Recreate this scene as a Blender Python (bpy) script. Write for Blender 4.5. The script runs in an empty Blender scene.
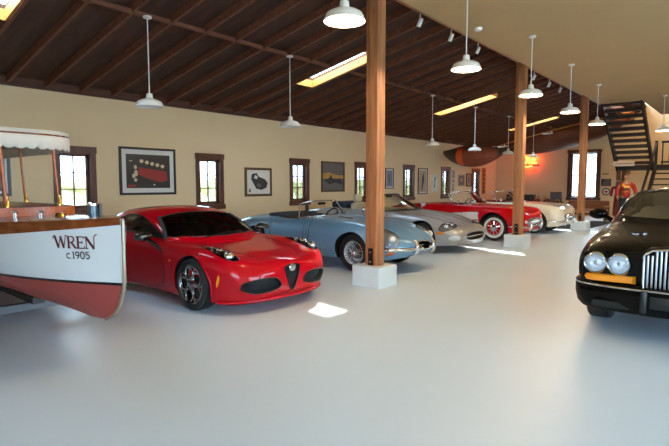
import bpy, bmesh, math, random
import numpy as np
from mathutils import Vector, Matrix
from mathutils.bvhtree import BVHTree
random.seed(7)
SC = bpy.context.scene
COL = SC.collection
PI = math.pi
V = Vector

# ------------------------------------------------------------------ materials
def lin(c):
    return tuple(((x / 12.92) if x <= .04045 else ((x + .055) / 1.055) ** 2.4) for x in c)
def rgb(r, g, b):
    return lin((r / 255., g / 255., b / 255.)) + (1.,)
def pmat(name, col, rough=.5, metal=0., coat=0., spec=.5, emit=None, estr=0., noise=None, bump=None, trans=0., sheen=0.):
    """noise=(scale, amount, stretch) varies the base colour; bump=(scale, strength)"""
    m = bpy.data.materials.new(name); m.use_nodes = True
    nt = m.node_tree; b = nt.nodes['Principled BSDF']
    b.inputs['Base Color'].default_value = col
    b.inputs['Roughness'].default_value = rough
    b.inputs['Metallic'].default_value = metal
    b.inputs['Coat Weight'].default_value = coat
    b.inputs['Coat Roughness'].default_value = .04
    b.inputs['Specular IOR Level'].default_value = spec
    b.inputs['Transmission Weight'].default_value = trans
    b.inputs['Sheen Weight'].default_value = sheen
    if emit:
        b.inputs['Emission Color'].default_value = emit
        b.inputs['Emission Strength'].default_value = estr
    tc = nt.nodes.new('ShaderNodeTexCoord')
    if noise:
        mp = nt.nodes.new('ShaderNodeMapping'); mp.inputs['Scale'].default_value = noise[2] if len(noise) > 2 else (1, 1, 1)
        n = nt.nodes.new('ShaderNodeTexNoise'); n.inputs['Scale'].default_value = noise[0]; n.inputs['Detail'].default_value = 5
        mx = nt.nodes.new('ShaderNodeMix'); mx.data_type = 'RGBA'
        d = noise[1]
        mx.inputs[6].default_value = tuple(c * (1 - d) for c in col[:3]) + (1,)
        mx.inputs[7].default_value = tuple(min(1, c * (1 + d)) for c in col[:3]) + (1,)
        nt.links.new(tc.outputs['Object'], mp.inputs['Vector']); nt.links.new(mp.outputs[0], n.inputs['Vector'])
        nt.links.new(n.outputs['Fac'], mx.inputs[0]); nt.links.new(mx.outputs[2], b.inputs['Base Color'])
    if bump:
        n2 = nt.nodes.new('ShaderNodeTexNoise'); n2.inputs['Scale'].default_value = bump[0]; n2.inputs['Detail'].default_value = 4
        bp = nt.nodes.new('ShaderNodeBump'); bp.inputs['Strength'].default_value = bump[1]; bp.inputs['Distance'].default_value = .02
        nt.links.new(tc.outputs['Object'], n2.inputs['Vector']); nt.links.new(n2.outputs['Fac'], bp.inputs['Height'])
        nt.links.new(bp.outputs[0], b.inputs['Normal'])
    return m
def glassmat(name, tint=(1, 1, 1, 1), refl=1., rough=.02):
    m = bpy.data.materials.new(name); m.use_nodes = True
    nt = m.node_tree; nt.nodes.clear()
    o = nt.nodes.new('ShaderNodeOutputMaterial'); mx = nt.nodes.new('ShaderNodeMixShader')
    t = nt.nodes.new('ShaderNodeBsdfTransparent'); t.inputs['Color'].default_value = tint
    g = nt.nodes.new('ShaderNodeBsdfGlossy'); g.inputs['Roughness'].default_value = rough
    f = nt.nodes.new('ShaderNodeFresnel'); f.inputs['IOR'].default_value = 1.45
    k = nt.nodes.new('ShaderNodeMath'); k.operation = 'MULTIPLY'; k.inputs[1].default_value = refl
    nt.links.new(f.outputs[0], k.inputs[0]); nt.links.new(k.outputs[0], mx.inputs[0])
    nt.links.new(t.outputs[0], mx.inputs[1]); nt.links.new(g.outputs[0], mx.inputs[2]); nt.links.new(mx.outputs[0], o.inputs[0])
    return m
def woodmat(name, c1, c2, rough=.5, scale=2., axis=(8, 8, .6), coat=0., ring=6.):
    m = bpy.data.materials.new(name); m.use_nodes = True
    nt = m.node_tree; b = nt.nodes['Principled BSDF']
    b.inputs['Roughness'].default_value = rough; b.inputs['Coat Weight'].default_value = coat
    tc = nt.nodes.new('ShaderNodeTexCoord'); mp = nt.nodes.new('ShaderNodeMapping'); mp.inputs['Scale'].default_value = axis
    n = nt.nodes.new('ShaderNodeTexNoise'); n.inputs['Scale'].default_value = scale; n.inputs['Detail'].default_value = 8; n.inputs['Distortion'].default_value = .6
    r = nt.nodes.new('ShaderNodeValToRGB'); r.color_ramp.elements[0].position = .32; r.color_ramp.elements[1].position = .68
    r.color_ramp.elements[0].color = c1; r.color_ramp.elements[1].color = c2
    nt.links.new(tc.outputs['Object'], mp.inputs['Vector']); nt.links.new(mp.outputs[0], n.inputs['Vector'])
    nt.links.new(n.outputs['Fac'], r.inputs[0]); nt.links.new(r.outputs[0], b.inputs['Base Color'])
    return m

M = {}
M['wall'] = pmat('wall_plaster', rgb(228, 202, 160), .85, noise=(1.3, .04), bump=(60, .08))
M['ceil'] = pmat('ceiling_plaster', rgb(190, 156, 108), .9, noise=(1.1, .05), bump=(50, .08))
M['floor'] = pmat('floor_epoxy', rgb(211, 227, 243), .36, noise=(.55, .05), spec=.35)
M['rafter'] = woodmat('rafter_wood', rgb(96, 54, 34), rgb(124, 74, 48), .7, 2., (.7, 6, 6))
M['deck'] = woodmat('roof_boards', rgb(58, 33, 22), rgb(80, 47, 32), .8, 1.5, (6, .5, 3))
M['post'] = woodmat('fir_post', rgb(136, 84, 50), rgb(186, 126, 80), .5, 2.2, (7, 7, .55))
M['trimwood'] = woodmat('window_wood', rgb(66, 34, 22), rgb(104, 56, 36), .45, 3, (5, 5, 1))
M['plate'] = woodmat('plate_wood', rgb(70, 38, 24), rgb(98, 58, 38), .7, 2, (.6, 6, 6))
M['pine'] = woodmat('skylight_pine', rgb(224, 146, 62), rgb(240, 176, 88), .6, 2, (5, .7, 5))
M['stairwood'] = woodmat('stair_wood', rgb(30, 18, 12), rgb(46, 28, 18), .6, 2, (3, 3, 3))
M['rail'] = woodmat('rail_wood', rgb(92, 52, 28), rgb(128, 78, 44), .5, 2, (3, 3, 3))
M['white'] = pmat('white_enamel', rgb(232, 230, 222), .3, coat=.4)
M['concrete'] = pmat('painted_concrete', rgb(214, 222, 224), .6, noise=(5, .05), bump=(20, .15))
M['black'] = pmat('black_satin', rgb(18, 18, 19), .35)
M['blackgloss'] = pmat('black_gloss', rgb(10, 10, 11), .12, coat=.8)
M['dark'] = pmat('dark_void', rgb(9, 9, 10), .8)
M['darkgrey'] = pmat('dark_grey_plastic', rgb(44, 45, 48), .45)
M['steel'] = pmat('black_steel', rgb(30, 30, 32), .4, metal=.6)
M['chrome'] = pmat('chrome', rgb(226, 226, 226), .07, metal=1.)
M['alloy'] = pmat('satin_alloy', rgb(170, 172, 176), .28, metal=1.)
M['brass'] = pmat('brass', rgb(206, 166, 88), .2, metal=1.)
M['rubber'] = pmat('tyre_rubber', rgb(26, 26, 27), .65, bump=(90, .1))
M['whitewall'] = pmat('whitewall_rubber', rgb(226, 222, 212), .5)
M['glass'] = glassmat('clear_glass')
M['winglass'] = glassmat('window_glass', (.96, .98, .97, 1), .8)
M['tint'] = glassmat('tinted_glass', (.42, .45, .45, 1), 1.6)
M['lens'] = glassmat('lamp_lens', (.95, .97, 1, 1), 1.6)
M['amber'] = pmat('amber_lens', rgb(246, 150, 20), .12, coat=1., spec=.7)
M['redlens'] = pmat('red_lens', rgb(190, 20, 16), .12, coat=1.)
M['bulb'] = pmat('lit_bulb', rgb(255, 240, 214), .4, emit=rgb(255, 224, 170), estr=14.)
M['bulboff'] = pmat('unlit_bulb', rgb(240, 236, 226), .3)
M['red'] = pmat('red_paint', rgb(180, 2, 22), .45, coat=.7, spec=.04)
M['blue'] = pmat('blue_paint', rgb(110, 156, 190), .36, metal=.2, coat=.8)
M['silver'] = pmat('silver_paint', rgb(172, 172, 174), .38, metal=.35, coat=.7)
M['vette'] = pmat('roadster_red_paint', rgb(196, 8, 18), .5, coat=.6, spec=.05)
M['cream'] = pmat('cream_paint', rgb(236, 226, 198), .3, coat=1.)
M['cove'] = pmat('cove_white_paint', rgb(240, 236, 230), .3, coat=1.)
M['bblack'] = pmat('black_paint', rgb(5, 4, 4), .4, coat=.32, spec=.02)
M['leather_black'] = pmat('black_leather', rgb(24, 23, 24), .5)
M['leather_beige'] = pmat('beige_leather', rgb(196, 182, 150), .5)
M['leather_red'] = pmat('red_leather', rgb(150, 26, 26), .5)
M['navy'] = pmat('navy_canvas', rgb(36, 46, 66), .8)
M['mesh'] = pmat('black_mesh', rgb(24, 24, 26), .55, bump=(160, .9))

# ------------------------------------------------------------------ object helpers
def setp(o, label=None, cat=None, group=None, kind=None):
    if label: o['label'] = label
    if cat: o['category'] = cat
    if group: o['group'] = group
    if kind: o['kind'] = kind
    return o
def thing(name, label, cat, loc=(0, 0, 0), rz=0., group=None):
    o = bpy.data.objects.new(name, None); COL.objects.link(o)
    o.empty_display_size = .2
    o.location = loc; o.rotation_euler = (0, 0, rz)
    return setp(o, label, cat, group)
def link(name, me, parent=None, mats=None, smooth=35., loc=None):
    if mats is not None:
        if not isinstance(mats, (list, tuple)): mats = [mats]
        for k, m in enumerate(mats):
            if k < len(me.materials): me.materials[k] = m
            else: me.materials.append(m)
    if smooth:
        for p in me.polygons: p.use_smooth = True
        if smooth < 180: me.set_sharp_from_angle(angle=math.radians(smooth))
    o = bpy.data.objects.new(name, me); COL.objects.link(o)
    if parent: o.parent = parent
    if loc: o.location = loc
    return o
class MB:
    """collects shapes for ONE mesh object"""
    def __init__(s): s.v = []; s.f = []; s.m = []
    def add(s, vs, fs, mi=0):
        n = len(s.v); s.v += [tuple(v) for v in vs]
        s.f += [tuple(i + n for i in f) for f in fs]; s.m += [mi] * len(fs)
        return s
    def box(s, x0, x1, y0, y1, z0, z1, mi=0):
        return s.add([(x0, y0, z0), (x1, y0, z0), (x1, y1, z0), (x0, y1, z0), (x0, y0, z1), (x1, y0, z1), (x1, y1, z1), (x0, y1, z1)],
                     [(0, 3, 2, 1), (4, 5, 6, 7), (0, 1, 5, 4), (1, 2, 6, 5), (2, 3, 7, 6), (3, 0, 4, 7)], mi)
    def obox(s, c, ax, ay, az, hx, hy, hz, mi=0):
        """oriented box: centre, three unit axes, half sizes"""
        c = V(c); ax = V(ax) * hx; ay = V(ay) * hy; az = V(az) * hz
        vs = [c + i * ax + j * ay + k * az for k in (-1, 1) for j in (-1, 1) for i in (-1, 1)]
        return s.add(vs, [(0, 2, 3, 1), (4, 5, 7, 6), (0, 1, 5, 4), (1, 3, 7, 5), (3, 2, 6, 7), (2, 0, 4, 6)], mi)
    def bar(s, a, b, w, h, mi=0, up=(0, 0, 1)):
        a = V(a); b = V(b); d = (b - a); L = d.length; d.normalize(); u = V(up)
        sd = d.cross(u)
        if sd.length < 1e-4: sd = d.cross(V((1, 0, 0)))
        sd.normalize(); u = sd.cross(d)
        return s.obox((a + b) / 2, d, sd, u, L / 2, w / 2, h / 2, mi)
    def tube(s, pts, r, n=8, mi=0, closed=False, cap=True):
        pts = [V(p) for p in pts]; k = len(pts)
        rs = r if isinstance(r, (list, tuple)) else [r] * k
        vs = []; nrm = None
        for i in range(k):
            if closed: t = pts[(i + 1) % k] - pts[i - 1]
            else: t = pts[min(i + 1, k - 1)] - pts[max(i - 1, 0)]
            if t.length < 1e-9: t = V((0, 0, 1))
            t.normalize()
            if nrm is None:
                nrm = t.cross(V((0, 0, 1)))
                if nrm.length < 1e-3: nrm = t.cross(V((1, 0, 0)))
            nrm = nrm - t * nrm.dot(t); nrm.normalize(); bn = t.cross(nrm)
            vs += [pts[i] + (nrm * math.cos(2 * PI * j / n) + bn * math.sin(2 * PI * j / n)) * rs[i] for j in range(n)]
        fs = []
        for i in range(k if closed else k - 1):
            for j in range(n):
                a = i * n + j; b = i * n + (j + 1) % n; i2 = (i + 1) % k
                fs.append((a, b, i2 * n + (j + 1) % n, i2 * n + j))
        if cap and not closed:
            fs.append(tuple(range(n - 1, -1, -1))); fs.append(tuple((k - 1) * n + j for j in range(n)))
        return s.add(vs, fs, mi)
    def lathe(s, prof, n=32, axis='z', c=(0, 0, 0), mi=0, closed=False, mfun=None, cap=False):
        """prof: list of (radius, height)"""
        vs = []; c = V(c)
        for (r, h) in prof:
            for j in range(n):
                a = 2 * PI * j / n; p, q = r * math.cos(a), r * math.sin(a)
                vs.append(c + (V((p, q, h)) if axis == 'z' else V((q, h, p)) if axis == 'y' else V((h, p, q))))
        k = len(prof); n0 = len(s.v); fs = []; ms = []
        for i in range(k if closed else k - 1):
            i2 = (i + 1) % k
            for j in range(n):
                fs.append((i * n + j, i * n + (j + 1) % n, i2 * n + (j + 1) % n, i2 * n + j)); ms.append(mfun(i) if mfun else mi)
        if cap and not closed:
            if prof[0][0] > 1e-6: fs.append(tuple(range(n - 1, -1, -1))); ms.append(ms[0])
            if prof[-1][0] > 1e-6: fs.append(tuple((k - 1) * n + j for j in range(n))); ms.append(ms[-1])
        s.v += [tuple(v) for v in vs]; s.f += [tuple(i + n0 for i in f) for f in fs]; s.m += ms
        return s
    def prism(s, pts2, fr, o, d0, d1, mi=0, mi2=None):
        """outline pts2 in frame fr=(d,u,v) about o, extruded from depth d0 to d1 along d"""
        d, u, v = fr; o = V(o); n = len(pts2)
        vs = [o + u * a + v * b + d * d0 for a, b in pts2] + [o + u * a + v * b + d * d1 for a, b in pts2]
        fs = [(i, (i + 1) % n, n + (i + 1) % n, n + i) for i in range(n)]
        n0 = len(s.v); s.v += [tuple(x) for x in vs]
        s.f += [tuple(i + n0 for i in f) for f in fs]; s.m += [mi if mi2 is None else mi2] * n
        s.f += [tuple(n0 + i for i in range(n - 1, -1, -1)), tuple(n0 + n + i for i in range(n))]; s.m += [mi, mi]
        return s
    def sphere(s, c, r, n=16, m=10, mi=0):
        rx, ry, rz = r if isinstance(r, (list, tuple)) else (r, r, r); c = V(c)
        vs = [c + V((rx * math.sin(PI * i / m) * math.cos(2 * PI * j / n), ry * math.sin(PI * i / m) * math.sin(2 * PI * j / n), rz * math.cos(PI * i / m))) for i in range(m + 1) for j in range(n)]
        fs = [(i * n + j, i * n + (j + 1) % n, (i + 1) * n + (j + 1) % n, (i + 1) * n + j) for i in range(m) for j in range(n)]
        return s.add(vs, fs, mi)
    def mesh(s, name='m', recalc=True):
        me = bpy.data.meshes.new(name); me.from_pydata(s.v, [], s.f)
        me.polygons.foreach_set('material_index', s.m)
        bm = bmesh.new(); bm.from_mesh(me)
        bmesh.ops.remove_doubles(bm, verts=bm.verts, dist=1e-5)
        if recalc: bmesh.ops.recalc_face_normals(bm, faces=bm.faces)
        bm.to_mesh(me); bm.free(); me.update()
        return me
    def build(s, name, mats, parent=None, smooth=35., loc=None, bevel=0., recalc=True):
        me = s.mesh(name, recalc)
        if bevel:
            bm = bmesh.new(); bm.from_mesh(me)
            es = [e for e in bm.edges if len(e.link_faces) == 2 and e.calc_face_angle(0) > .6]
            bmesh.ops.bevel(bm, geom=es, offset=bevel, segments=2, affect='EDGES', profile=.6, clamp_overlap=True)
            bm.to_mesh(me); bm.free()
        return link(name, me, parent, mats, smooth, loc)

def boolean(me, cutters, op='DIFFERENCE', cmat=None):
    """me minus each cutter mesh (cutters: list of meshes); new faces carry the cutter's own material"""
    o = bpy.data.objects.new('tmp', me); COL.objects.link(o); tmp = [o]
    for c in cutters:
        co = bpy.data.objects.new('tmpc', c); COL.objects.link(co); tmp.append(co)
        md = o.modifiers.new('b', 'BOOLEAN'); md.operation = op; md.object = co; md.solver = 'EXACT'; md.material_mode = 'TRANSFER'
    dg = bpy.context.evaluated_depsgraph_get(); dg.update()
    out = bpy.data.meshes.new_from_object(o.evaluated_get(dg))
    for t in tmp: bpy.data.objects.remove(t)
    return out
def withmat(me, m):
    me.materials.clear(); me.materials.append(m); return me

# ------------------------------------------------------------------ interpolation
def pchip(xs, ys, xq):
    xs = np.asarray(xs, float); ys = np.asarray(ys, float); xq = np.asarray(xq, float)
    h = np.diff(xs); dl = (np.diff(ys, axis=0).T / h).T; n = len(xs)
    d = np.zeros_like(ys)
    if n == 2: d[:] = dl[0]
    else:
        for i in range(1, n - 1):
            w1 = 2 * h[i] + h[i - 1]; w2 = h[i] + 2 * h[i - 1]
            a, b = dl[i - 1], dl[i]
            with np.errstate(divide='ignore', invalid='ignore'):
                g = (w1 + w2) / (w1 / a + w2 / b)
            d[i] = np.where(a * b > 0, g, 0)
        d[0] = dl[0]; d[-1] = dl[-1]
    k = np.clip(np.searchsorted(xs, xq) - 1, 0, n - 2)
    t = (xq - xs[k]) / h[k]
    sh = (-1,) + (1,) * (ys.ndim - 1)
    t = t.reshape(sh); hh = h[k].reshape(sh)
    return ((2 * t**3 - 3 * t**2 + 1) * ys[k] + (t**3 - 2 * t**2 + t) * hh * d[k] + (-2 * t**3 + 3 * t**2) * ys[k + 1] + (t**3 - t**2) * hh * d[k + 1])
def spline(pts, n, closed=False):
    """Catmull-Rom through 2D/3D points, n samples per span"""
    P = [np.array(p, float) for p in pts]; k = len(P); out = []
    for i in range(k if closed else k - 1):
        p0 = P[i - 1] if (closed or i) else 2 * P[0] - P[1]
        p1 = P[i]; p2 = P[(i + 1) % k]
        p3 = P[(i + 2) % k] if (closed or i + 2 < k) else 2 * P[-1] - P[-2]
        for j in range(n):
            t = j / n
            out.append(tuple(.5 * ((2 * p1) + (-p0 + p2) * t + (2 * p0 - 5 * p1 + 4 * p2 - p3) * t * t + (-p0 + 3 * p1 - 3 * p2 + p3) * t**3)))
    if not closed: out.append(tuple(P[-1]))
    return out
def dens(pts, n, closed=True):
    """straight-edged resampling"""
    out = []; k = len(pts)
    for i in range(k if closed else k - 1):
        a = np.array(pts[i], float); b = np.array(pts[(i + 1) % k], float)
        out += [tuple(a + (b - a) * j / n) for j in range(n)]
    if not closed: out.append(tuple(pts[-1]))
    return out
def ell(cx, cy, rx, ry, n=32, rot=0., p=2.):
    out = []
    for i in range(n):
        a = 2 * PI * i / n; c, s_ = math.cos(a), math.sin(a)
        x = rx * math.copysign(abs(c) ** (2 / p), c); y = ry * math.copysign(abs(s_) ** (2 / p), s_)
        out.append((cx + x * math.cos(rot) - y * math.sin(rot), cy + x * math.sin(rot) + y * math.cos(rot)))
    return out

# frames (d = outward, u, v)
X_, Y_, Z_ = V((1, 0, 0)), V((0, 1, 0)), V((0, 0, 1))
FRONT = (X_, Y_, Z_); REAR = (-X_, Y_, Z_); LEFT = (Y_, X_, Z_); RIGHT = (-Y_, X_, Z_); TOP = (Z_, X_, Y_)
def side(s): return LEFT if s > 0 else RIGHT
def fr3(d, up=(0, 0, 1)):
    d = V(d).normalized(); u = V(up).cross(d).normalized(); return (d, u, d.cross(u))
def bvh_of(me):
    return BVHTree.FromPolygons([v.co.copy() for v in me.vertices], [tuple(p.vertices) for p in me.polygons])
def hit(bv, fr, o, a, b, far=4.):
    d, u, v = fr; p = V(o) + u * a + v * b
    h = bv.ray_cast(p + d * far, -d)
    if h[0] is None:
        h = bv.find_nearest(p); 
    n = h[1] if h[1].dot(d) > 0 or True else -h[1]
    return h[0], n
def patch(bv, fr, o, outline, off=.003, rings=6, skirt=.012, c=None, mb=None, mi=0, bulge=0.):
    """a panel lying on the surface: outline (a,b) in frame fr about o"""
    mb = mb or MB(); n = len(outline); d = fr[0]
    if c is None: c = (sum(p[0] for p in outline) / n, sum(p[1] for p in outline) / n)
    h, nn = hit(bv, fr, o, *c); vs = [h + nn * (off + bulge)]
    for k in range(1, rings + 1):
        t = k / rings
        for p in outline:
            q = (c[0] + (p[0] - c[0]) * t, c[1] + (p[1] - c[1]) * t)
            h, nn = hit(bv, fr, o, *q); vs.append(h + nn * (off + bulge * (1 - t * t)))
    last = len(vs) - n
    vs += [hit(bv, fr, o, *p)[0] - d * skirt for p in outline]
    fs = [(0, 1 + j, 1 + (j + 1) % n) for j in range(n)]
    for k in range(rings):
        a = 1 + k * n; b = a + n
        fs += [(a + j, b + j, b + (j + 1) % n, a + (j + 1) % n) for j in range(n)]
    mb.add(vs, fs, mi)
    return mb
def seam(bv, fr, o, line, r=.004, n=6, closed=False, mb=None, off=0., mi=0):
    mb = mb or MB()
    pts = []
    for p in line:
        h, nn = hit(bv, fr, o, *p); pts.append(h + nn * off)
    return mb.tube(pts, r, n, mi, closed)
M['steel_rim'] = pmat('gunmetal_rim', rgb(158, 159, 164), .16, metal=1.)
M['wire'] = pmat('wire_chrome', rgb(226, 226, 228), .25, metal=.85)
M['lens_orange'] = pmat('orange_lens', rgb(222, 110, 50), .12, coat=1.)
M['lampwhite'] = pmat('lamp_glass', rgb(232, 234, 234), .08, coat=1., spec=.8)
M['lampclear'] = pmat('headlamp_glass', rgb(214, 220, 226), .06, metal=.6, coat=1.)
M['tintlight'] = glassmat('green_glass', (.92, .95, .90, 1), 2.2)
M['bowl'] = pmat('lamp_reflector', rgb(236, 240, 244), .25, metal=.25, bump=(40, .4))
M['lampgrey'] = pmat('lamp_inner', rgb(150, 160, 168), .3)
# ------------------------------------------------------------------ car building
def loft_body(rows, sub=5, m=4):
    """rows: (x, zb, y1,z1, y2,z2, y3,z3, y4,z4, y5,z5, zt); closed mirrored skin"""
    rows = sorted(rows); xs = [r[0] for r in rows]
    prof = []
    for r in rows:
        P = [(0, r[1]), (r[2] * .86, r[1])] + [(r[i], r[i + 1]) for i in range(2, 12, 2)] + [(0, r[12])]
        P2 = [(-P[-2][0], P[-2][1])]
        sp = spline(P + P2, m)[: (len(P) - 1) * m + 1]
        sp[-1] = (0, r[12]); sp[0] = (0, r[1])
        prof.append(sp)
    prof = np.array(prof)
    xq = []
    for a, b in zip(xs[:-1], xs[1:]):
        k = max(2, int(round((b - a) / .09)))
        xq += [a + (b - a) * j / k for j in range(k)]
    xq.append(xs[-1])
    S = pchip(xs, prof, xq)
    K = S.shape[1]; mb = MB(); vs = []
    for i, x in enumerate(xq):
        for j in range(K): vs.append((x, S[i, j, 0], S[i, j, 1]))
        for j in range(K - 2, 0, -1): vs.append((x, -S[i, j, 0], S[i, j, 1]))
    R = 2 * K - 2; N = len(xq)
    fs = [(i * R + j, i * R + (j + 1) % R, (i + 1) * R + (j + 1) % R, (i + 1) * R + j) for i in range(N - 1) for j in range(R)]
    for base, x in ((0, xs[0] - .012), ((N - 1) * R, xs[-1] + .012)):
        c = len(vs); zc = np.mean([vs[base + j][2] for j in range(R)]); vs.append((x, 0, zc))
        fs += [(base + j, base + (j + 1) % R, c) for j in range(R)]
    return mb.add(vs, fs).mesh('body')
def loft_cabin(rows, m=4, dx=.07):
    """rows: (x, y0,z0, y1,z1, y2,z2, y3,z3, zt) open shell from belt to belt"""
    rows = sorted(rows); xs = [r[0] for r in rows]; prof = []
    for r in rows:
        P = [(r[i], r[i + 1]) for i in range(1, 9, 2)] + [(0, r[9])]
        sp = spline(P + [(-P[-2][0], P[-2][1])], m)[: (len(P) - 1) * m + 1]; sp[-1] = (0, r[9]); prof.append(sp)
    prof = np.array(prof); xq = []
    for a, b in zip(xs[:-1], xs[1:]):
        k = max(2, int(round((b - a) / dx))); xq += [a + (b - a) * j / k for j in range(k)]
    xq.append(xs[-1]); S = pchip(xs, prof, xq); K = S.shape[1]; vs = []
    for i, x in enumerate(xq):
        vs += [(x, S[i, j, 0], S[i, j, 1]) for j in range(K)] + [(x, -S[i, j, 0], S[i, j, 1]) for j in range(K - 2, -1, -1)]
    R = 2 * K - 1
    fs = [(i * R + j, i * R + j + 1, (i + 1) * R + j + 1, (i + 1) * R + j) for i in range(len(xq) - 1) for j in range(R - 1)]
    return MB().add(vs, fs).mesh('cabin', recalc=False)
def shell(me, t=.03):
    o = bpy.data.objects.new('tmp', me); COL.objects.link(o)
    md = o.modifiers.new('s', 'SOLIDIFY'); md.thickness = t; md.offset = -1
    dg = bpy.context.evaluated_depsgraph_get(); dg.update()
    out = bpy.data.meshes.new_from_object(o.evaluated_get(dg)); bpy.data.objects.remove(o)
    bm = bmesh.new(); bm.from_mesh(out); bmesh.ops.recalc_face_normals(bm, faces=bm.faces); bm.to_mesh(out); bm.free()
    return out
def orient_up(me):
    """flip so that normals point away from the axis (up/outward)"""
    tot = sum((p.normal.z + p.normal.y * (1 if p.center.y > 0 else -1)) * p.area for p in me.polygons)
    if tot < 0: me.flip_normals()
    return me
def cyl_cut(x, z, r, y0, y1, mat, n=40):
    me = MB().lathe([(r, y0), (r, y1)], n, 'y', (x, 0, z), cap=True).mesh('cut'); return withmat(me, mat)
def prism_cut(outline, fr, o, d0, d1, mat):
    return withmat(MB().prism(outline, fr, o, d0, d1).mesh('cut'), mat)
def rbox(x0, x1, y0, y1, r, n=5):
    pts = []
    for cx, cy, a0 in ((x1 - r, y1 - r, 0), (x0 + r, y1 - r, PI / 2), (x0 + r, y0 + r, PI), (x1 - r, y0 + r, 1.5 * PI)):
        pts += [(cx + r * math.cos(a0 + PI / 2 * k / n), cy + r * math.sin(a0 + PI / 2 * k / n)) for k in range(n + 1)]
    return pts
def tyre_mesh(R, w, rr, white=False):
    """tyre about the y axis; outer side +y"""
    h = w / 2; prof = [(rr, -h * .8), (rr + .01, -h * .95), ((R + rr) / 2, -h), (R - .03, -h * .94), (R - .006, -h * .78), (R, -h * .5),
                       (R, h * .5), (R - .006, h * .78), (R - .03, h * .94), (R - (R - rr) * .50, h), (rr + .012, h * .97), (rr, h * .8)]
    return MB().lathe(prof, 40, 'y', closed=True, mfun=lambda i: 1 if (white and i in (9,)) else 0).mesh('tyre')
def rim_phone(rr, w):
    """dark wheel with five round openings"""
    mb = MB(); y = w / 2 - .03
    mb.lathe([(rr, w * .42), (rr - .012, w * .44), (rr - .02, w * .36), (rr - .03, -w * .4)], 40, 'y', mi=0)
    for k in range(5):
        a = 2 * PI * k / 5 + .3
        c = (math.cos(a) * rr * .60, math.sin(a) * rr * .60)
        pts = [V((c[1] + math.sin(t) * rr * .315, y, c[0] + math.cos(t) * rr * .315)) for t in [2 * PI * i / 22 for i in range(22)]]
        mb.tube(pts, rr * .05, 8, 0, closed=True)
        b = a + PI / 5
        p0 = V((math.sin(b) * rr * .28, y - .005, math.cos(b) * rr * .28)); p1 = V((math.sin(b) * rr * .95, y - .012, math.cos(b) * rr * .95))
        mb.tube([p0, (p0 + p1) / 2, p1], [rr * .10, rr * .05, rr * .08], 8, 0)
    mb.lathe([(.001, y + .018), (rr * .14, y + .016), (rr * .24, y + .006), (rr * .3, y - .03), (rr * .3, y - .07)], 24, 'y')
    return mb.mesh('rim')
def rim_wire(rr, w):
    mb = MB(); y = w / 2 - .02
    mb.lathe([(rr, w * .45), (rr - .012, w * .47), (rr - .03, w * .3), (rr - .045, 0), (rr - .03, -w * .4)], 40, 'y')
    hub = .045
    for k in range(30):
        a = 2 * PI * k / 30; b = a + (.35 if k % 2 else -.35); yo = y + .01 if k % 4 < 2 else y - .09
        mb.tube([(math.sin(b) * hub, yo, math.cos(b) * hub), (math.sin(a) * (rr - .03), y - .045, math.cos(a) * (rr - .03))], .0036, 5)
    mb.lathe([(.001, y + .055), (.02, y + .05), (.03, y + .03), (hub, y + .015), (hub, y - .11)], 20, 'y')
    for a in (0, PI):   # knock-off ears
        mb.tube([(0, y + .04, 0), (math.sin(a + .6) * .075, y + .045, math.cos(a + .6) * .075)], [.014, .009], 8)
    return mb.mesh('rim')
def rim_spokes(rr, w, n=7, hubw=.09):
    mb = MB(); y = w / 2 - .025
    mb.lathe([(rr, w * .44), (rr - .012, w * .46), (rr - .025, w * .38), (rr - .03, -w * .4)], 40, 'y')
    for k in range(n):
        a = 2 * PI * k / n; d = V((math.sin(a), 0, math.cos(a))); t = V((math.cos(a), 0, -math.sin(a)))
        mb.add([d * .05 + t * .035 + Y_ * (y + .01), d * .05 - t * .035 + Y_ * (y + .01), d * (rr - .02) - t * .026 + Y_ * (y - .0), d * (rr - .02) + t * .026 + Y_ * y,
                d * .05 + t * .035 + Y_ * (y - .03), d * .05 - t * .035 + Y_ * (y - .03), d * (rr - .02) - t * .026 + Y_ * (y - .03), d * (rr - .02) + t * .026 + Y_ * (y - .03)],
               [(0, 1, 2, 3), (7, 6, 5, 4), (0, 3, 7, 4), (1, 5, 6, 2), (3, 2, 6, 7), (0, 4, 5, 1)])
    mb.lathe([(.001, y + .02), (.05, y + .018), (hubw * .8, y + .005), (hubw, y - .03), (hubw, y - .06)], 24, 'y')
    return mb.mesh('rim')
def rim_cover(rr, w, nsp=10):
    """full chrome wheel cover with red painted slots between ribs"""
    mb = MB(); y = w / 2 - .012
    mb.lathe([(rr + .004, y - .02), (rr, y + .004), (rr * .93, y + .008), (rr * .9, y - .008)], 40, 'y', mi=0)
    mb.lathe([(rr * .9, y - .008), (rr * .45, y - .004)], 40, 'y', mi=1)
    for k in range(nsp):
        a = 2 * PI * k / nsp; d = V((math.sin(a), 0, math.cos(a)))
        mb.tube([d * rr * .42 + Y_ * (y + .006), d * rr * .88 + Y_ * (y + .002)], [.014, .01], 8)
    mb.lathe([(.001, y + .05), (rr * .1, y + .046), (rr * .2, y + .03), (rr * .34, y + .016), (rr * .46, y + .004), (rr * .46, y - .02)], 32, 'y')
    return mb.mesh('rim')
def wheels(car, spots, R, w, rr, rim, rimmats, white=False, extra=None):
    """spots: (x, y) of the tyre's mid-plane; a wheel is a tyre with the rim as its sub-part"""
    tm = tyre_mesh(R, w, rr, white); rm = rim
    for x, y in spots:
        t = link('wheel', tm, car, [M['rubber'], M['whitewall']], 40)
        t.location = (x, y, R)
        if y < 0: t.rotation_euler = (0, 0, PI)
        r = link('rim', rm, t, rimmats, 40)
        if extra: extra(t)
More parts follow.
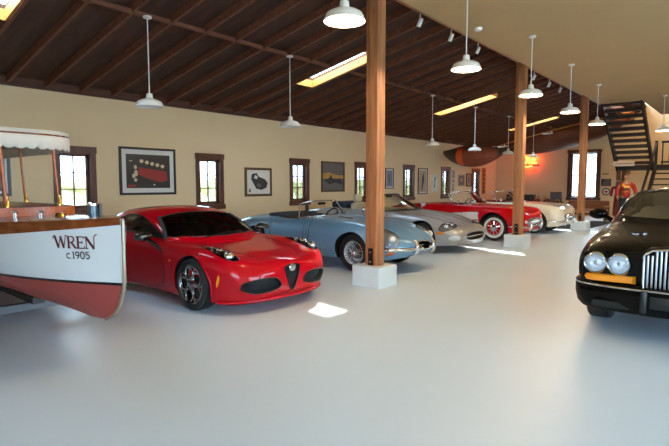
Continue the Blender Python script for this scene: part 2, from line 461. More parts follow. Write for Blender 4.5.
def seat(car, x, y, z, m, w=.48, h=.62, lean=.25, head=False, name='seat'):
    mb = MB()
    mb.prism(rbox(-.25, .27, -w / 2, w / 2, .07), (Z_, X_, Y_), (x, y, z), 0, .15)
    s = link(name, mb.mesh(), car, m, 50)
    b = MB(); d = V((-math.sin(lean), 0, math.cos(lean))); f = V((math.cos(lean), 0, math.sin(lean)))
    b.prism(rbox(-w / 2, w / 2, 0, h, .1), (f, Y_, d), V((x - .24, y, z + .08)), -.06, .06)
    if head: b.prism(rbox(-.13, .13, h + .02, h + .2, .05), (f, Y_, d), V((x - .24, y, z + .08)), -.045, .045)
    link('backrest', b.mesh(), s, m, 50)
def steering(car, c, r=.19, tilt=.45, m=None, y=None):
    n = V((-math.cos(tilt), 0, math.sin(tilt))); u = Y_; v = n.cross(u); c = V(c); mb = MB()
    mb.tube([c + (u * math.cos(a) + v * math.sin(a)) * r for a in [2 * PI * k / 28 for k in range(28)]], .013, 8, closed=True)
    for a in (PI / 2, PI * 7 / 6, PI * 11 / 6): mb.tube([c, c + (u * math.cos(a) + v * math.sin(a)) * r], .01, 6)
    mb.tube([c, c - n * .3], .02, 8); mb.sphere(c, .035)
    return mb.build('steering_wheel', m or M['black'], car, 60)
def windscreen(car, base, top, mframe, mglass, r=.012, frname='windscreen_frame', nsub=6):
    """base/top: right-hand half polylines (y>=0) from the middle outwards; mirrored"""
    B = spline(base, nsub); T = spline(top, nsub)
    Bf = [(x, -y, z) for x, y, z in B[:0:-1]] + B; Tf = [(x, -y, z) for x, y, z in T[:0:-1]] + T
    mb = MB()
    n = len(Bf); vs = []
    K = 5
    for k in range(K + 1):
        for i in range(n): vs.append(V(Bf[i]).lerp(V(Tf[i]), k / K))
    mb.add(vs, [(k * n + i, k * n + i + 1, (k + 1) * n + i + 1, (k + 1) * n + i) for k in range(K) for i in range(n - 1)])
    g = mb.build('windscreen', mglass, car, 60)
    fr = MB().tube([V(p) for p in Bf + Tf[::-1]], r, 8, closed=True)
    fr.build(frname, mframe, g, 60)
    return g
def mirror_part(car, bv, x, y, z, s, m, mb_size=(.07, .10, .06), arm=None):
    mb = MB(); mb.sphere((x, s * (y + .13), z + .06), mb_size, 16, 10)
    mb.tube([(x + .02, s * (y - .03), z - .02), (x + .01, s * (y + .08), z + .03)], [.025, .018], 8)
    return mb.build('door_mirror', m, car, 60)
def door(car, bv, s, line, mseam, handle=None, o=(0, 0, 0)):
    sm = seam(bv, side(s), o, line, .0045).build('door_seam', mseam, car, 60)
    return sm
def cut_body(me, paint, arches, extra, inner=.52, ymax=1.2):
    """body minus wheel wells (x, z, r) and further cutters"""
    withmat(me, paint); cs = []
    for x, z, r in arches:
        for s in (1, -1):
            a, b = (inner, ymax) if s > 0 else (-ymax, -inner)
            cs.append(cyl_cut(x, z, r, a, b, M['dark']))
    return boolean(me, cs + extra)
def glazing(car, cab, fr, o, outline, name, m, mseal, off=.004):
    """pane over an opening with a dark rubber seal as its sub-part"""
    bv = bvh_of(cab)
    g = patch(bv, fr, o, outline, off, 6, .0).build(name, m, car, 60)
    seam(bv, fr, o, outline, .009, 6, True).build('seal', mseal, g, 60)
    return g
def simple_dash(car, x, y, z, m, w=.12, h=.18):
    return MB().prism(rbox(-h / 2, h / 2, -w / 2, w / 2, .04), (Y_, Z_, X_), (x, 0, z), -y, y).build('dashboard', m, car, 50)

def lower(rows, dz):
    out = []
    for r in rows:
        r = list(r)
        for i in (5, 7, 9, 11, 12):
            r[i] -= dz * min(1, max(0, (r[i] - .3) / .3))
        out.append(tuple(r))
    return out
# ------------------------------------------------------------------ red mid-engined coupe
def make_red_coupe(loc, rz):
    car = thing('sports_car', 'low glossy red coupe with dark five-hole wheels, parked right beside the white boat', 'car', loc, rz, 'cars parked in a row along the window wall')
    rows = [(1.985, .22, .36, .27, .46, .36, .45, .44, .36, .50, .18, .53, .54),
            (1.93, .16, .54, .20, .61, .34, .60, .455, .47, .535, .26, .57, .58),
            (1.80, .14, .70, .18, .76, .37, .76, .51, .66, .61, .36, .605, .615),
            (1.60, .13, .83, .17, .875, .40, .875, .565, .77, .68, .42, .65, .65),
            (1.25, .13, .885, .17, .925, .41, .925, .60, .80, .74, .45, .695, .69),
            (.85, .13, .86, .16, .905, .41, .905, .61, .80, .75, .47, .73, .73),
            (.50, .13, .83, .16, .87, .41, .885, .63, .80, .755, .50, .775, .785),
            (0., .13, .82, .16, .85, .41, .88, .64, .81, .765, .5, .79, .80),
            (-.5, .13, .84, .16, .865, .41, .905, .66, .83, .80, .5, .84, .85),
            (-.95, .14, .90, .18, .925, .44, .94, .71, .86, .88, .5, .92, .93),
            (-1.25, .15, .90, .2, .935, .47, .945, .75, .85, .93, .5, .95, .96),
            (-1.7, .2, .84, .26, .90, .5, .90, .75, .80, .90, .5, .92, .93),
            (-1.93, .3, .74, .36, .80, .5, .80, .72, .72, .84, .4, .87, .88),
            (-2.0, .38, .6, .42, .7, .52, .7, .7, .62, .78, .35, .8, .8)]
    skin = loft_body(rows); bv = bvh_of(skin)
    crow = [(.86, .30, .735, .2, .74, .15, .745, .08, .748, .75),
            (.64, .62, .745, .57, .78, .47, .805, .25, .825, .83),
            (.3, .78, .755, .71, .86, .61, .92, .35, .96, .97),
            (-.05, .81, .765, .725, .95, .62, 1.055, .35, 1.10, 1.11),
            (-.45, .82, .79, .715, 1.0, .615, 1.115, .35, 1.165, 1.178),
            (-.9, .82, .86, .69, 1.01, .58, 1.10, .33, 1.145, 1.155),
            (-1.3, .75, .92, .6, .99, .5, 1.035, .3, 1.075, 1.08),
            (-1.75, .6, .89, .45, .915, .35, .93, .2, .94, .945)]
    cab = orient_up(loft_cabin(crow)); cbv = bvh_of(cab)
    WS = fr3((.42, 0, .91)); wo = (.35, 0, .95)
    wl = dens([(-.71, -.11), (-.66, -.19), (-.42, -.33), (0, -.40), (.42, -.33), (.66, -.19), (.71, -.11), (.575, .33), (.3, .375), (0, .385), (-.3, .375), (-.575, .33)], 4)
    sl = dens(spline([(.36, .795), (.14, .91), (-.12, 1.02), (-.4, 1.072), (-.65, 1.06), (-.86, .99), (-.76, .905), (-.4, .85), (0, .815)], 3, True), 2)
    holes = [prism_cut(wl, WS, wo, -.32, .5, M['black']), prism_cut(sl, LEFT, (0, 0, 0), .2, 1.2, M['black']), prism_cut(sl, RIGHT, (0, 0, 0), .2, 1.2, M['black'])]
    tub = prism_cut(rbox(-.72, .52, -.66, .66, .16), TOP, (0, 0, 0), .25, 1.4, M['leather_black'])
    # front openings
    vg = [(0, .215), (.04, .25), (.105, .41), (.13, .50), (.085, .525), (0, .53), (-.085, .525), (-.13, .50), (-.105, .41), (-.04, .25)]
    lo = lambda s: spline([(s * .19, .30), (s * .33, .255), (s * .54, .245), (s * .69, .305), (s * .655, .385), (s * .46, .415), (s * .26, .395)], 4, True)
    body = cut_body(skin.copy(), M['red'], [(1.20, .31, .352), (-1.18, .325, .37)],
                    [tub, prism_cut(vg, FRONT, (0, 0, 0), 1.86, 2.3, M['dark'])] + [prism_cut(lo(s), FRONT, (0, 0, 0), 1.66, 2.3, M['dark']) for s in (1, -1)])
    link('body', body, car, None, 40)
    cs = withmat(shell(cab.copy(), .03), M['red']); cs = boolean(cs, holes)
    link('roof', cs, car, None, 40)
    for s in (1, -1):   # dark windscreen pillars
        seam(cbv, WS, wo, [(s * (.735 - .14 * t), -.13 + .47 * t) for t in [k / 8 for k in range(9)]], .022, 8).build('windscreen_pillar', M['darkgrey'], car, 60)
    glazing(car, cab, WS, wo, wl, 'windscreen', M['tint'], M['black'])
    for s in (1, -1): glazing(car, cab, side(s), (0, 0, 0), sl, 'side_window', M['tint'], M['black'])
    # grille
    g = patch(bv, FRONT, (0, 0, 0), dens(vg, 3), -.03, 4, .0).build('shield_grille', M['mesh'], car, 60)
    seam(bv, FRONT, (0, 0, 0), dens(vg, 4), .009, 8, True).build('grille_surround', M['steel'], g, 60)
    bd = MB().lathe([(.001, .014), (.045, .012), (.052, .004), (.052, -.01)], 24, 'x', hit(bv, FRONT, (0, 0, 0), 0, .495)[0])
    bd.build('badge', M['chrome'], car, 40)
    for s in (1, -1):
        L = lo(s)
        a = patch(bv, FRONT, (0, 0, 0), dens(L, 2), -.05, 4, 0.).build('air_intake', M['mesh'], car, 60)
        seam(bv, FRONT, (0, 0, 0), L, .008, 6, True).build('intake_rim', M['black'], a, 60)
        # headlamp pods
        hf = TOP; ho = (0, 0, 0)
        tear = spline([(1.14, s * .70), (1.36, s * .765), (1.56, s * .79), (1.70, s * .755), (1.765, s * .68), (1.735, s * .61), (1.56, s * .615), (1.34, s * .655)], 5, True)
        h = patch(bv, hf, ho, tear, .006, 6, .01).build('headlight', M['blackgloss'], car, 50)
        for q, (a_, b_, r_) in enumerate(((1.66, s * .70, .062), (1.50, s * .705, .05), (1.36, s * .705, .03))):
            p, nn = hit(bv, hf, ho, a_, b_); lm = MB(); lm.sphere(p + nn * .004, r_, 18, 10); lm.build('lamp', M['chrome'], h, 60)
        patch(bv, hf, ho, tear, .012, 6, .01, bulge=.02).build('lens', M['lens'], h, 60)
        # side marker, fog reflector
        sm = patch(bv, side(s), (0, 0, 0), spline([(1.655, .37), (1.675, .44), (1.665, .47), (1.635, .39), (1.63, .33)], 3, True), .004, 3, .01).build('side_marker', M['amber'], car, 60)
        patch(bv, side(s), (0, 0, 0), ell(.76, .56, .02, .014, 14), .004, 2, .008).build('side_repeater', M['amber'], car, 60)
        door(car, bv, s, spline([(.50, .72), (.60, .55), (.55, .3), (.45, .19), (0, .17), (-.45, .19), (-.62, .4), (-.66, .62), (-.70, .82)], 6), M['dark'])
        mp = MB(); mp.sphere((.33, s * 1.0, .835), (.075, .13, .062), 18, 12); mp.tube([(.52, s * .87, .66), (.46, s * .91, .73), (.36, s * .97, .81)], [.02, .028, .03], 8)
        mp.build('door_mirror', M['blackgloss'], car, 60)
        seam(bv, TOP, (0, 0, 0), spline([(1.86, s * .24), (1.6, s * .40), (1.2, s * .52), (.82, s * .58)], 8), .004).build('bonnet_seam', M['dark'], car, 60)
        seam(bv, side(s), (0, 0, 0), [(1.20 + .358 * math.cos(a), .31 + .358 * math.sin(a)) for a in [PI * k / 24 for k in range(-2, 27)]], .012, 8).build('arch_lip', M['red'], car, 60)
        patch(bv, REAR, (0, 0, 0), ell(s * .55, .72, .08, .08, 20), .006, 3, .01).build('tail_light', M['redlens'], car, 60)
    sp = MB(); pts = spline([(1.62, -.85, .15), (1.80, -.70, .15), (1.95, -.40, .16), (2.0, 0, .165), (1.95, .40, .16), (1.80, .70, .15), (1.62, .85, .15)], 6)
    sp.tube(pts, .022, 8); sp.build('front_splitter', M['red'], car, 60)
    wp = MB().tube([(.72, -.35, .80), (.66, .05, .835), (.62, .35, .83)], .008, 6); wp.build('wiper', M['black'], car, 60)
    simple_dash(car, .44, .6, .68, M['leather_black'])
    for y in (.33, -.33): seat(car, -.2, y, .26, M['leather_black'], head=True, h=.55)
    steering(car, (.2, .33, .73))
    MB().box(.12, .16, -.10, .10, .985, 1.03).build('rear_view_mirror', M['black'], car, 40, bevel=.01)
    rim = rim_phone(.232, .25)
    def disc(t):
        c = MB().lathe([(.02, .0), (.165, .0), (.165, -.02), (.02, -.02)], 28, 'y', (0, .03, 0)); c.build('brake_disc', M['darkgrey'], t, 40)
        k = MB(); k.prism(rbox(-.10, .10, .1, .19, .03), (Y_, X_, Z_), (0, 0, 0), .0, .06); k.build('brake_caliper', M['redlens'], t, 40)
    wheels(car, [(1.20, .80), (1.20, -.80)], .311, .24, .235, rim, [M['steel_rim']], extra=disc)
    wheels(car, [(-1.18, .80), (-1.18, -.80)], .325, .235, .242, rim_phone(.24, .235), [M['steel_rim']])
    return car

# ------------------------------------------------------------------ blue open two-seater
def make_blue_roadster(loc, rz):
    car = thing('roadster', 'pale blue open roadster with a long bonnet and wire wheels, behind the nearest wooden post', 'car', loc, rz, 'cars parked in a row along the window wall')
    rows = [(2.22, .42, .20, .45, .30, .49, .30, .535, .2, .575, .1, .59, .595),
            (2.12, .30, .42, .34, .52, .44, .52, .545, .42, .635, .22, .655, .665),
            (1.95, .25, .58, .28, .66, .42, .675, .57, .575, .715, .30, .735, .755),
            (1.7, .22, .68, .26, .76, .43, .77, .60, .67, .79, .38, .80, .825),
            (1.42, .2, .74, .25, .81, .45, .81, .65, .70, .86, .40, .86, .885),
            (1.0, .2, .76, .25, .82, .46, .82, .67, .70, .875, .40, .905, .935),
            (.5, .2, .77, .25, .825, .47, .82, .69, .70, .87, .4, .92, .955),
            (.15, .2, .77, .25, .825, .48, .815, .70, .72, .86, .45, .91, .94),
            (-.4, .2, .77, .25, .82, .48, .81, .70, .73, .855, .45, .875, .88),
            (-.9, .22, .76, .28, .82, .5, .82, .72, .74, .875, .45, .905, .91),
            (-1.3, .25, .74, .32, .81, .52, .80, .73, .70, .87, .4, .905, .91),
            (-1.8, .34, .6, .4, .70, .55, .69, .70, .58, .80, .3, .835, .845),
            (-2.1, .44, .42, .47, .52, .56, .5, .66, .4, .725, .2, .75, .755),
            (-2.23, .5, .2, .52, .28, .57, .27, .63, .2, .66, .1, .675, .68)]
    rows = [lower([r], .03 + .05 * max(0, (r[0] - .8) / 1.4))[0] for r in rows]
    skin = loft_body(rows); bv = bvh_of(skin)
    mouth = ell(0, .462, .27, .075, 32)
    tub = prism_cut(rbox(-.80, .08, -.62, .62, .2), TOP, (0, 0, 0), .34, 1.4, M['leather_black'])
    body = cut_body(skin.copy(), M['blue'], [(1.27, .33, .36), (-1.17, .33, .345)], [tub, prism_cut(mouth, FRONT, (0, 0, 0), 1.9, 2.5, M['dark'])])
    link('body', body, car, None, 40)
    seam(bv, TOP, (0, 0, 0), rbox(-.80, .08, -.62, .62, .2), .014, 8, True).build('cockpit_trim', M['leather_black'], car, 60)
    seam(bv, FRONT, (0, 0, 0), mouth, .012, 8, True).build('grille_rim', M['chrome'], car, 60)
    MB().tube([(2.13, -.25, .462), (2.17, 0, .462), (2.13, .25, .462)], .014, 8).build('grille_bar', M['chrome'], car, 60)
    for s in (1, -1):
        hf = fr3((.80, s * .40, .45)); ho = (1.90, s * .575, .57)
        ol = spline([(0, .22), (-.105, .12), (-.125, -.02), (-.08, -.135), (0, -.165), (.08, -.135), (.125, -.02), (.105, .12)], 4, True)
        h = patch(bv, hf, ho, ol, .004, 5, .02).build('headlight', M['lampgrey'], car, 60)
        p, nn = hit(bv, hf, ho, 0, -.02); MB().sphere(p + nn * .01, .062, 18, 10).build('lamp', M['white'], h, 60)
        seam(bv, hf, ho, ol, .010, 8, True, off=.006).build('headlight_rim', M['chrome'], h, 60)
        patch(bv, hf, ho, ol, .014, 5, .02, bulge=.02).build('lens', M['lens'], h, 60)
        # quarter bumper and overrider
        q = []
        for k in range(25):
            t = math.radians(8 + 62 * k / 24); dd = V((math.cos(t), s * math.sin(t), 0)); h0 = hit(bv, fr3(dd), (1.55, 0, .425), 0, 0)[0]; q.append(h0 + dd * .022)
        bp = MB().tube(q, [.034] * (len(q) - 4) + [.03, .024, .016, .008], 10).build('front_bumper', M['chrome'], car, 60)
        ov = MB().tube([(2.20, s * .27, .32), (2.25, s * .27, .38), (2.26, s * .27, .45), (2.24, s * .27, .52), (2.20, s * .27, .57)], [.02, .036, .04, .034, .015], 12)
        ov.build('overrider', M['chrome'], bp, 60)
        patch(bv, hf, ho, ell(s * .02, -.225, .06, .022, 20), .006, 4, .02, bulge=.015).build('indicator', M['amber'] if s > 0 else M['lens_orange'], car, 60)
        door(car, bv, s, spline([(.16, .87), (.17, .6), (.15, .34), (-.1, .28), (-.5, .28), (-.68, .40), (-.72, .6), (-.70, .87)], 6), M['dark'])
        seam(bv, side(s), (0, 0, 0), spline([(.30, .9), (.31, .7), (.30, .5), (.30, .24)], 6), .004).build('bonnet_seam', M['dark'], car, 60)
        seam(bv, side(s), (0, 0, 0), dens([(.93, .34), (.6, .335), (.3, .335)], 6, False), .0035).build('sill_seam', M['dark'], car, 60)
        seam(bv, side(s), (0, 0, 0), [(1.27 + .365 * math.cos(a), .33 + .365 * math.sin(a)) for a in [PI * k / 24 for k in range(-2, 27)]], .010, 8).build('arch_lip', M['blue'], car, 60)
        MB().tube([hit(bv, side(s), (0, 0, 0), -.62, .75)[0], hit(bv, side(s), (0, 0, 0), -.5, .755)[0] + Y_ * s * .02, hit(bv, side(s), (0, 0, 0), -.42, .75)[0]], .008, 8).build('door_handle', M['chrome'], car, 60)
        MB().box(.05, .09, s * .60 - .035, s * .60 + .035, .90, 1.13).build('quarter_post', M['black'], car, 40, bevel=.01) if s < 0 else None
        for k in range(3):
            seam(bv, TOP, (0, 0, 0), [(.95 - .0 * k, s * (.30 + .035 * k)), (.62, s * (.30 + .035 * k))], .006, 6).build('bonnet_louvre', M['dark'], car, 60)
    for y, w in ((0, .018),):
        seam(bv, TOP, (0, 0, 0), spline([(2.0, y), (1.4, y), (.6, y), (.25, y)], 8), .006, 6, off=.002).build('bonnet_crease', M['blue'], car, 60)
    windscreen(car, [(.30, 0, .915), (.26, .3, .905), (.12, .54, .885), (-.08, .66, .865)], [(-.02, 0, 1.175), (-.04, .28, 1.17), (-.10, .46, 1.15), (-.16, .56, 1.12)], M['chrome'], M['glass'], .012)
    # folded hood under its cover
    fh = MB(); fh.prism(spline([(-.98, -.60), (-.74, -.58), (-.70, -.3), (-.72, 0), (-.70, .3), (-.74, .58), (-.98, .60), (-1.1, .3), (-1.12, 0), (-1.1, -.3)], 4, True), TOP, (0, 0, 0), .80, .925)
    fh.build('folded_hood', M['navy'], car, 50, bevel=.04)
    simple_dash(car, .04, .58, .80, M['leather_black'])
    for y in (.31, -.31): seat(car, -.42, y, .36, M['leather_black'], w=.46, h=.50)
    steering(car, (-.12, .31, .84), .19, .5)
    MB().box(-.11, -.08, -.10, .10, 1.09, 1.14).build('rear_view_mirror', M['black'], car, 40, bevel=.008)
    for s in (1, -1):
        MB().sphere((.42, s * .70, .98), (.035, .055, .045), 14, 10).tube([(.42, s * .70, .86), (.42, s * .70, .95)], .010, 8).build('wing_mirror', M['chrome'], car, 60) if s > 0 else None
    rim = rim_wire(.205, .165)
    wheels(car, [(1.27, .655), (1.27, -.655), (-1.17, .655), (-1.17, -.655)], .325, .165, .21, rim, [M['wire']])
    return car

# ------------------------------------------------------------------ silver convertible
def make_silver_convertible(loc, rz):
    car = thing('convertible', 'silver convertible with oval grille and headlights, between the blue and red roadsters', 'car', loc, rz, 'cars parked in a row along the window wall')
    rows = [(2.31, .30, .42, .34, .56, .43, .56, .52, .44, .595, .2, .625, .63),
            (2.24, .2, .62, .26, .71, .42, .71, .55, .58, .65, .25, .68, .69),
            (2.05, .18, .75, .24, .81, .43, .81, .60, .67, .715, .35, .735, .75),
            (1.75, .17, .85, .22, .89, .44, .885, .64, .745, .79, .4, .795, .815),
            (1.43, .17, .87, .21, .91, .45, .905, .66, .775, .84, .42, .84, .86),
            (1.0, .17, .87, .21, .91, .46, .91, .68, .79, .865, .45, .89, .91),
            (.6, .17, .87, .21, .91, .47, .91, .7, .80, .885, .45, .935, .95),
            (0., .17, .87, .21, .91, .47, .91, .72, .82, .905, .5, .935, .945),
            (-.7, .17, .87, .21, .91, .47, .91, .73, .82, .92, .5, .95, .96),
            (-1.16, .18, .87, .24, .91, .48, .91, .74, .80, .935, .45, .965, .975),
            (-1.8, .22, .82, .28, .87, .5, .86, .73, .74, .885, .4, .91, .92),
            (-2.25, .3, .66, .36, .74, .5, .72, .70, .62, .81, .3, .835, .84),
            (-2.38, .4, .4, .44, .52, .52, .5, .64, .4, .71, .2, .73, .73)]
    rows = [lower([r], .05 + .09 * max(0, (r[0] - 1.3) / 1.0))[0] for r in rows]
    skin = loft_body(rows); bv = bvh_of(skin)
    gr = ell(0, .375, .47, .095, 36, p=2.3)
    tub = prism_cut(rbox(-.95, .42, -.68, .68, .2), TOP, (0, 0, 0), .36, 1.4, M['leather_beige'])
    body = cut_body(skin.copy(), M['silver'], [(1.43, .335, .375), (-1.16, .335, .365)], [tub, prism_cut(gr, FRONT, (0, 0, 0), 1.95, 2.6, M['dark'])])
    link('body', body, car, None, 40)
    g = patch(bv, FRONT, (0, 0, 0), gr, -.05, 5, 0).build('grille', M['mesh'], car, 60)
    seam(bv, FRONT, (0, 0, 0), gr, .012, 8, True).build('grille_rim', M['chrome'], g, 60)
    MB().tube([hit(bv, FRONT, (0, 0, 0), y, .375)[0] - X_ * .01 for y in (-.44, -.22, 0, .22, .44)], .012, 8).build('grille_bar', M['chrome'], g, 60)
    MB().box(2.26, 2.272, -.17, .17, .335, .415).build('licence_plate', M['darkgrey'], car, 40, bevel=.004)
    seam(bv, TOP, (0, 0, 0), spline([(2.2, 0), (1.6, 0), (.9, 0)], 8), .012, 8, off=-.004).build('bonnet_crease', M['silver'], car, 60)
    for s in (1, -1):
        hf = fr3((.75, s * .45, .45)); ho = (1.98, s * .66, .585)
        ol = ell(0, 0, .235, .098, 32, rot=s * -.30)
        h = patch(bv, hf, ho, ol, .003, 5, .02).build('headlight', M['alloy'], car, 60)
        for q, (a_, r_) in enumerate(((-s * .065, .065), (s * .075, .058))):
            p, nn = hit(bv, hf, ho, a_, a_ * -s * .3); MB().sphere(p + nn * .004, r_, 16, 10).build('lamp', M['chrome'], h, 60)
        seam(bv, hf, ho, ol, .007, 6, True, off=.003).build('headlight_rim', M['darkgrey'], h, 60)
        patch(bv, hf, ho, ol, .012, 5, .02, bulge=.018).build('lens', M['lens'], h, 60)
        fo = fr3((.86, s * .5, .05)); f0 = (2.13, s * .70, .355)
        f = patch(bv, fo, f0, ell(0, 0, .12, .055, 24), .006, 4, .02, bulge=.012).build('fog_lamp', M['lampwhite'], car, 60)
        seam(bv, fo, f0, ell(0, 0, .125, .06, 24), .007, 6, True).build('fog_lamp_rim', M['silver'], f, 60)
        patch(bv, side(s), (0, 0, 0), ell(1.90, .455, .085, .026, 20), .005, 4, .012).build('side_marker', M['amber'], car, 60)
        door(car, bv, s, spline([(.52, .90), (.54, .6), (.5, .32), (.2, .24), (-.4, .24), (-.66, .36), (-.72, .6), (-.70, .92)], 6), M['dark'])
        seam(bv, TOP, (0, 0, 0), spline([(2.12, s * .34), (1.9, s * .5), (1.4, s * .64), (.62, s * .70)], 8), .004).build('bonnet_seam', M['dark'], car, 60)
        mp = MB(); mp.sphere((.42, s * .99, .98), (.06, .10, .06), 16, 10); mp.tube([(.44, s * .86, .90), (.43, s * .93, .95)], .025, 8); mp.build('door_mirror', M['silver'], car, 60)
        seam(bv, side(s), (0, 0, 0), [(1.43 + .38 * math.cos(a), .335 + .38 * math.sin(a)) for a in [PI * k / 24 for k in range(-2, 27)]], .010, 8).build('arch_lip', M['silver'], car, 60)
    windscreen(car, [(.80, 0, .905), (.74, .35, .90), (.58, .62, .88), (.36, .76, .86)], [(.08, 0, 1.245), (.06, .3, 1.24), (.0, .5, 1.222), (-.08, .60, 1.195)], M['black'], M['tintlight'], .022)
    MB().box(.0, .04, -.11, .11, 1.17, 1.23).build('rear_view_mirror', M['black'], car, 40, bevel=.012)
    fh = MB(); fh.prism(rbox(-1.36, -.86, -.64, .64, .14), TOP, (0, 0, 0), .90, 1.06); fh.build('folded_top', M['navy'], car, 50, bevel=.05)
    simple_dash(car, .34, .62, .84, M['leather_beige'], .16, .2)
    for y in (.36, -.36): seat(car, -.28, y, .40, M['leather_beige'], w=.5, h=.58, head=True)
    steering(car, (.10, .36, .84))
    wheels(car, [(1.43, .75), (1.43, -.75), (-1.16, .75), (-1.16, -.75)], .325, .24, .225, rim_spokes(.22, .24, 5), [M['alloy']])
    return car

# ------------------------------------------------------------------ fifties roadsters
def fifties(name, label, loc, rz, paint, cove, seatm, chrometeeth):
    car = thing(name, label, 'car', loc, rz, 'cars parked in a row along the window wall')
    rows = [(2.13, .32, .55, .36, .68, .46, .68, .60, .60, .715, .3, .675, .66),
            (2.05, .25, .74, .29, .81, .45, .815, .66, .715, .80, .35, .75, .74),
            (1.8, .22, .82, .27, .88, .48, .88, .70, .76, .865, .4, .815, .81),
            (1.37, .22, .85, .27, .895, .5, .895, .74, .78, .90, .42, .875, .865),
            (.9, .22, .85, .27, .88, .5, .89, .76, .78, .91, .42, .915, .915),
            (.5, .22, .85, .27, .87, .5, .885, .77, .79, .915, .45, .945, .95),
            (0., .22, .85, .27, .87, .5, .885, .77, .80, .915, .5, .93, .935),
            (-.7, .22, .85, .27, .875, .5, .89, .77, .80, .92, .5, .935, .94),
            (-1.22, .24, .85, .3, .89, .52, .89, .76, .78, .915, .45, .92, .93),
            (-1.7, .28, .8, .34, .86, .54, .85, .74, .73, .86, .4, .85, .86),
            (-2.02, .34, .66, .4, .76, .54, .75, .68, .64, .77, .35, .755, .76),
            (-2.14, .42, .4, .45, .56, .53, .55, .62, .45, .67, .25, .67, .67)]
    skin = loft_body(rows); bv = bvh_of(skin)
    gr = ell(0, .50, .46, .10, 36, p=2.6)
    tub = prism_cut(rbox(-.72, .34, -.68, .68, .2), TOP, (0, 0, 0), .38, 1.4, seatm)
    body = cut_body(skin.copy(), paint, [(1.37, .36, .40), (-1.22, .36, .39)], [tub, prism_cut(gr, FRONT, (0, 0, 0), 1.9, 2.5, M['dark'])])
    link('body', body, car, None, 40)
    seam(bv, FRONT, (0, 0, 0), gr, .018, 8, True).build('grille_rim', M['chrome'], car, 60)
    for k in range(9):
        y = -.36 + .09 * k; x = hit(bv, FRONT, (0, 0, 0), y, .50)[0].x
        MB().tube([(x - .06, y, .42), (x + .0, y, .46), (x + .012, y, .50), (x, y, .54), (x - .06, y, .58)], [.012, .024, .028, .024, .012], 8).build('grille_tooth', M['chrome'], car, 60)
    for s in (1, -1):
        c = V((2.045, s * .66, .675))
        h = MB().lathe([(.001, .045), (.05, .04), (.085, .02), (.09, .0)], 28, 'x', c).build('headlight', M['lampwhite'], car, 60)
        MB().lathe([(.09, .0), (.105, .015), (.115, .0), (.115, -.08), (.09, -.08)], 28, 'x', c).build('headlight_rim', M['chrome'], h, 60)
        q = spline([(2.17, s * .22, .38), (2.16, s * .45, .38), (2.10, s * .66, .39), (1.98, s * .82, .40), (1.80, s * .91, .41)], 5)
        bp = MB().tube(q, [.03] * (len(q) - 2) + [.024, .012], 10).build('front_bumper', M['chrome'], car, 60)
        MB().tube([(2.15, s * .40, .26), (2.20, s * .40, .34), (2.21, s * .40, .44), (2.18, s * .40, .54)], [.02, .034, .036, .016], 12).build('bumper_guard', M['chrome'], bp, 60)
        patch(bv, FRONT, (0, 0, 0), ell(s * .60, .52, .04, .04, 18), .008, 3, .02, bulge=.015).build('parking_lamp', M['lampwhite'], car, 60)
        if cove:
            ol = dens(spline([(.90, .755), (.955, .70), (.955, .46), (.88, .40), (.4, .455), (-.2, .52), (-.62, .585), (-.2, .66), (.4, .72)], 4, True), 1)
            cv = patch(bv, side(s), (0, 0, 0), ol, .002, 6, .01, c=(.5, .58)).build('side_cove', M['cove'], car, 60)
            seam(bv, side(s), (0, 0, 0), ol, .008, 6, True, off=.004).build('cove_trim', M['chrome'], cv, 60)
        door(car, bv, s, spline([(.46, .90), (.48, .6), (.42, .34), (.1, .30), (-.36, .30), (-.50, .5), (-.50, .91)], 6), M['dark'])
        seam(bv, side(s), (0, 0, 0), [(1.37 + .405 * math.cos(a), .36 + .405 * math.sin(a)) for a in [PI * k / 24 for k in range(-2, 27)]], .010, 8).build('arch_lip', paint, car, 60)
        seam(bv, TOP, (0, 0, 0), spline([(2.0, s * .40), (1.5, s * .52), (.62, s * .56)], 8), .004).build('bonnet_seam', M['dark'], car, 60)
        MB().sphere((.36, s * .86, 1.0), (.03, .05, .045), 14, 10).tube([(.36, s * .84, .9), (.36, s * .855, .97)], .009, 8).build('door_mirror', M['chrome'], car, 60)
    windscreen(car, [(.74, 0, .955), (.68, .35, .95), (.48, .62, .935), (.20, .76, .925)], [(.30, 0, 1.285), (.27, .35, 1.28), (.14, .58, 1.265), (-.04, .70, 1.24)], M['chrome'], M['glass'], .014)
    simple_dash(car, .28, .62, .84, paint, .14, .18)
    for y in (.34, -.34): seat(car, -.26, y, .42, seatm, w=.5, h=.46)
    steering(car, (.06, .34, .90), .20, .5)
    wheels(car, [(1.37, .72), (1.37, -.72), (-1.22, .73), (-1.22, -.73)], .345, .17, .20, rim_cover(.20, .17), [M['chrome'], M['vette']], white=True)
    return car

